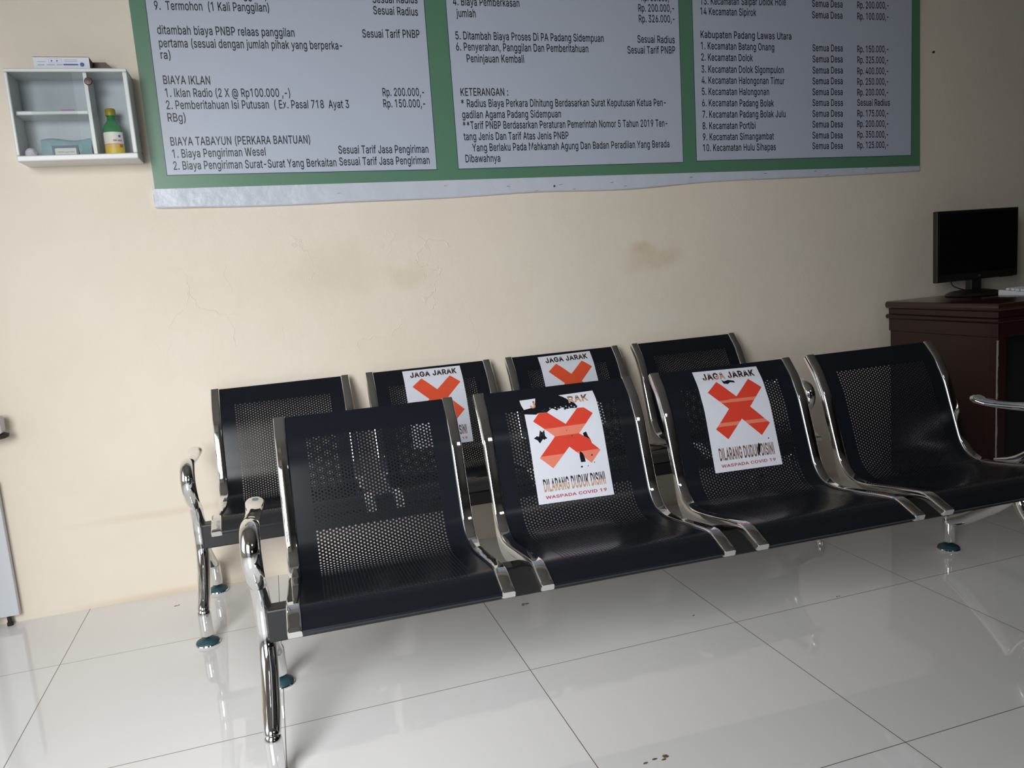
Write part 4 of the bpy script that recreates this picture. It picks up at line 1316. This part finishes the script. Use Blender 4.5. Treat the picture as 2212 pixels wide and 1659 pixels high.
bullnose(DZ - .030, DZ, .0, .012, 'desktop', WOODTOP)
MB().box(.012, -DD + .012, DZ - .054, DW - .012, -.006, DZ - .030).build('frieze', WOOD, dk_, 0, .002)
bullnose(DZ - .073, DZ - .054, -.002, .009, 'moulding', WOOD)
MB().box(.013, -DD + .013, DZ - .125, DW - .013, -.006, DZ - .073).build('apron', WOOD, dk_, 0, .002)
MB().box(.019, -DD + .045, .0, .040, -.008, DZ - .125).build('side_panel', WOOD, dk_, 0, .002)
MB().box(DW - .040, -DD + .045, .0, DW - .019, -.008, DZ - .125).build('side_panel', WOOD, dk_, 0, .002)
MB().box(.040, -DD + .09, .0, DW - .040, -DD + .105, DZ - .125).build('kneehole_shade_sheet', BLACKPL, dk_, 0, .002)  # black sheet painting in the shade of the open kneehole
for x in (.016, DW - .058):
    p_ = MB().box(x, -DD + .016, 0, x + .042, -DD + .058, DZ - .125).build('corner_post', WOOD, dk_, 0, .002)
mb = MB()
random.seed(2)
for k in range(40):
    z = .05 + (DZ - .185) * k / 40
    mb.box(.0152, -DD + .0152, z, .0152 + random.uniform(.002, .0055), -DD + .0152 + .004, z + (DZ - .185) / 40)
o = mb.build('worn_edge', WORN, dk_, 0)
o['label'] = 'pale worn strip down the front corner'

mo = thing('computer_monitor', 'black flat-screen monitor turned off, standing on the dark desk', 'monitor', (7.185, -.20, DZ), math.atan2(.042, .468))
MW, MH = .482, .288
zb = .816 - DZ
mb = MB()
mb.box(-MW / 2, -.012, zb, MW / 2, .010, zb + MH)
hs = mb.build('housing', BLACKPL, mo, 0, .004, 3)
mb = MB()
rings = [[(-MW * a, .010, zb + MH / 2 - MH * a), (MW * a, .010, zb + MH / 2 - MH * a), (MW * a, .010, zb + MH / 2 + MH * a), (-MW * a, .010, zb + MH / 2 + MH * a)] for a in (.40,)]
rings.append([(p[0] * .7, .038, zb + MH / 2 + (p[2] - zb - MH / 2) * .7) for p in rings[0]])
mb.loft(rings)
mb.build('rear_shell', BLACKPL, mo, 30)
MB().box(-MW / 2 + .012, -.0132, zb + .030, MW / 2 - .012, -.0115, zb + MH - .012).build('screen', SCREEN, mo, 0)
em = MB().lathe([(.0005, -.0135), (.0042, -.0135), (.0042, -.0125), (.0005, -.0125)], n=20)
em = MB().lathe([(.0005, 0), (.0055, 0), (.0055, .0012), (.0005, .0012)], n=24, axis='y').build('emblem', EMBLEM, hs, 40)
em.location = (.005, -.012, zb + .015)
for k in range(5):
    MB().box(.13 + .018 * k, -.011, zb - .0016, .142 + .018 * k, -.006, zb + .001).build('button', BLACKPL, hs, 0)
MB().box(-.030, -.004, .012, .030, .026, zb + .05).build('stand_neck', BLACKPL, mo, 0, .003)
mb = MB()
rings = [[(kx * math.cos(a), .01 + ky * math.sin(a), z) for a in [2 * math.pi * j / 40 for j in range(40)]] for kx, ky, z in ((.114, .094, .0005), (.120, .099, .004), (.116, .095, .011), (.092, .076, .019), (.045, .04, .026), (.03, .028, .027))]
mb.loft(rings)
mb.build('stand_base', BLACKPL, mo, 50)
path = catmull([(-.135, .012, zb + .004), (-.125, .008, zb - .018), (-.095, -.004, .034), (-.060, -.02, .027), (-.030, -.026, .032), (-.005, -.012, .034)], 6)
tube(MB(), path, [(.0022, .0022)] * len(path), 8, Vector((0, 1, 0))).build('cable', BLACKPL, mo, 60)

kb = thing('keyboard', 'white computer keyboard on the dark desk beside the monitor', 'keyboard', (7.415, -.335, DZ), math.radians(6))
KW, KD = .42, .125
mb = MB()
rings = [[(x, -KD / 2, .0), (x, KD / 2, .0), (x, KD / 2, .020), (x, KD / 2 - .005, .022), (x, -KD / 2 + .004, .012), (x, -KD / 2, .009)] for x in (-KW / 2, KW / 2)]
mb.loft(rings)
mb.build('case', KEYW, kb, 0, .001)
key0 = None
for r_ in range(5):
    for c_ in range(19):
        if key0 is None:
            b0, b1 = .0076, .006
            mb = MB()
            mb.loft([[(-b0, -b0, 0), (b0, -b0, 0), (b0, b0, 0), (-b0, b0, 0)], [(-b1, -b1, .0075), (b1, -b1, .0075), (b1, b1, .0075), (-b1, b1, .0075)]])
            key0 = k_ = mb.build('key', KEYW, kb, 0)
        else:
            k_ = key0.copy()
            col.objects.link(k_)
            k_.parent = kb
        yy = -.044 + r_ * .0195
        k_.location = (-.188 + c_ * .0205 + (r_ % 2) * .004, yy, .0125 + (yy + .056) * .085)

# ------------------------------------------------------------------ stand at the left edge
sd = thing('dispenser_stand', 'chipped white metal stand with a dark drip tray at the left edge by the wall', 'stand', (3.33, -.035, 0))
MB().box(-.20, .005, .032, .137, .026, .470).build('base_panel', STANDW, sd, 0, .002)
for x in (-.16, .105):
    MB().lathe([(.0005, 0), (.009, 0), (.009, .010), (.0065, .012), (.0065, .034), (.0005, .034)], (x, .014, 0), 14).build('foot', DARKRUB, sd, 40)
MB().box(.025, -.085, .032, .065, -.045, 1.30).build('post', STANDW, sd, 0, .003)
MB().box(.025, -.060, .06, .065, .006, .10).box(.025, -.060, .40, .065, .006, .44).build('post_arm', STANDW, sd, 0, .002)
mb = MB()
rings = [[(.105 + (.072 if abs(math.cos(a)) > .001 else 0) * 0 + kx * math.cos(a), -.02 + ky * math.sin(a), z) for a in [2 * math.pi * j / 28 for j in range(28)]] for kx, ky, z in ((.001, .001, .608), (.085, .028, .608), (.096, .033, .613), (.098, .034, .622), (.090, .030, .625), (.001, .001, .625))]
mb.loft(rings)
mb.build('drip_tray', DARKRUB, sd, 50)['label'] = 'dark oval drip tray'
MB().box(.0, -.045, .625, .190, .004, .678).build('dispenser_housing', STANDW, sd, 0, .008, 3)
MB().box(-.035, -.06, .612, .03, -.02, .65).build('tray_arm', STANDW, sd, 0, .002)
# small chips of dark dirt on the tiles
DIRT = mat('brown_dirt', lin(104, 78, 60), .8)
random.seed(9)
for i, (x, y, r_, lbl) in enumerate([(4.974, -.63, .011, 'brown dirt crumb on the tiles below the second front seat'), (4.985, -1.455, .016, 'curved brown dirt smear on the tiles at the bottom edge'), (5.376, -.923, .006, 'dark crumb on the tiles below the third front seat'), (5.811, -1.001, .010, 'dark crumb on a tile joint below the fourth front seat'), (3.94, -.115, .008, 'dark crumb on the tiles near the wall left of the benches')]):
    mb = MB()
    n = 7
    for k in range(5 if i in (0, 1) else 2):
        a0 = random.uniform(0, 6)
        q = r_ * random.uniform(.3, .7)
        cx_, cy_ = (random.uniform(-1, 1) * r_ * (2.2 if i == 1 else .8), random.uniform(-1, 1) * r_ * .5)
        rings = [[(cx_ + q * s2 * math.cos(2 * math.pi * j / n + a0) * random.uniform(.7, 1.2), cy_ + q * .45 * s2 * math.sin(2 * math.pi * j / n + a0), z2) for j in range(n)] for s2, z2 in ((1, .0002), (.8, .0012), (.2, .0016))]
        mb.loft(rings)
    o = mb.build('dirt_crumb', DIRT, None, 0)
    o.location = (x, y, 0)
    tag(o, lbl, 'dirt', 'dirt crumbs on the floor')
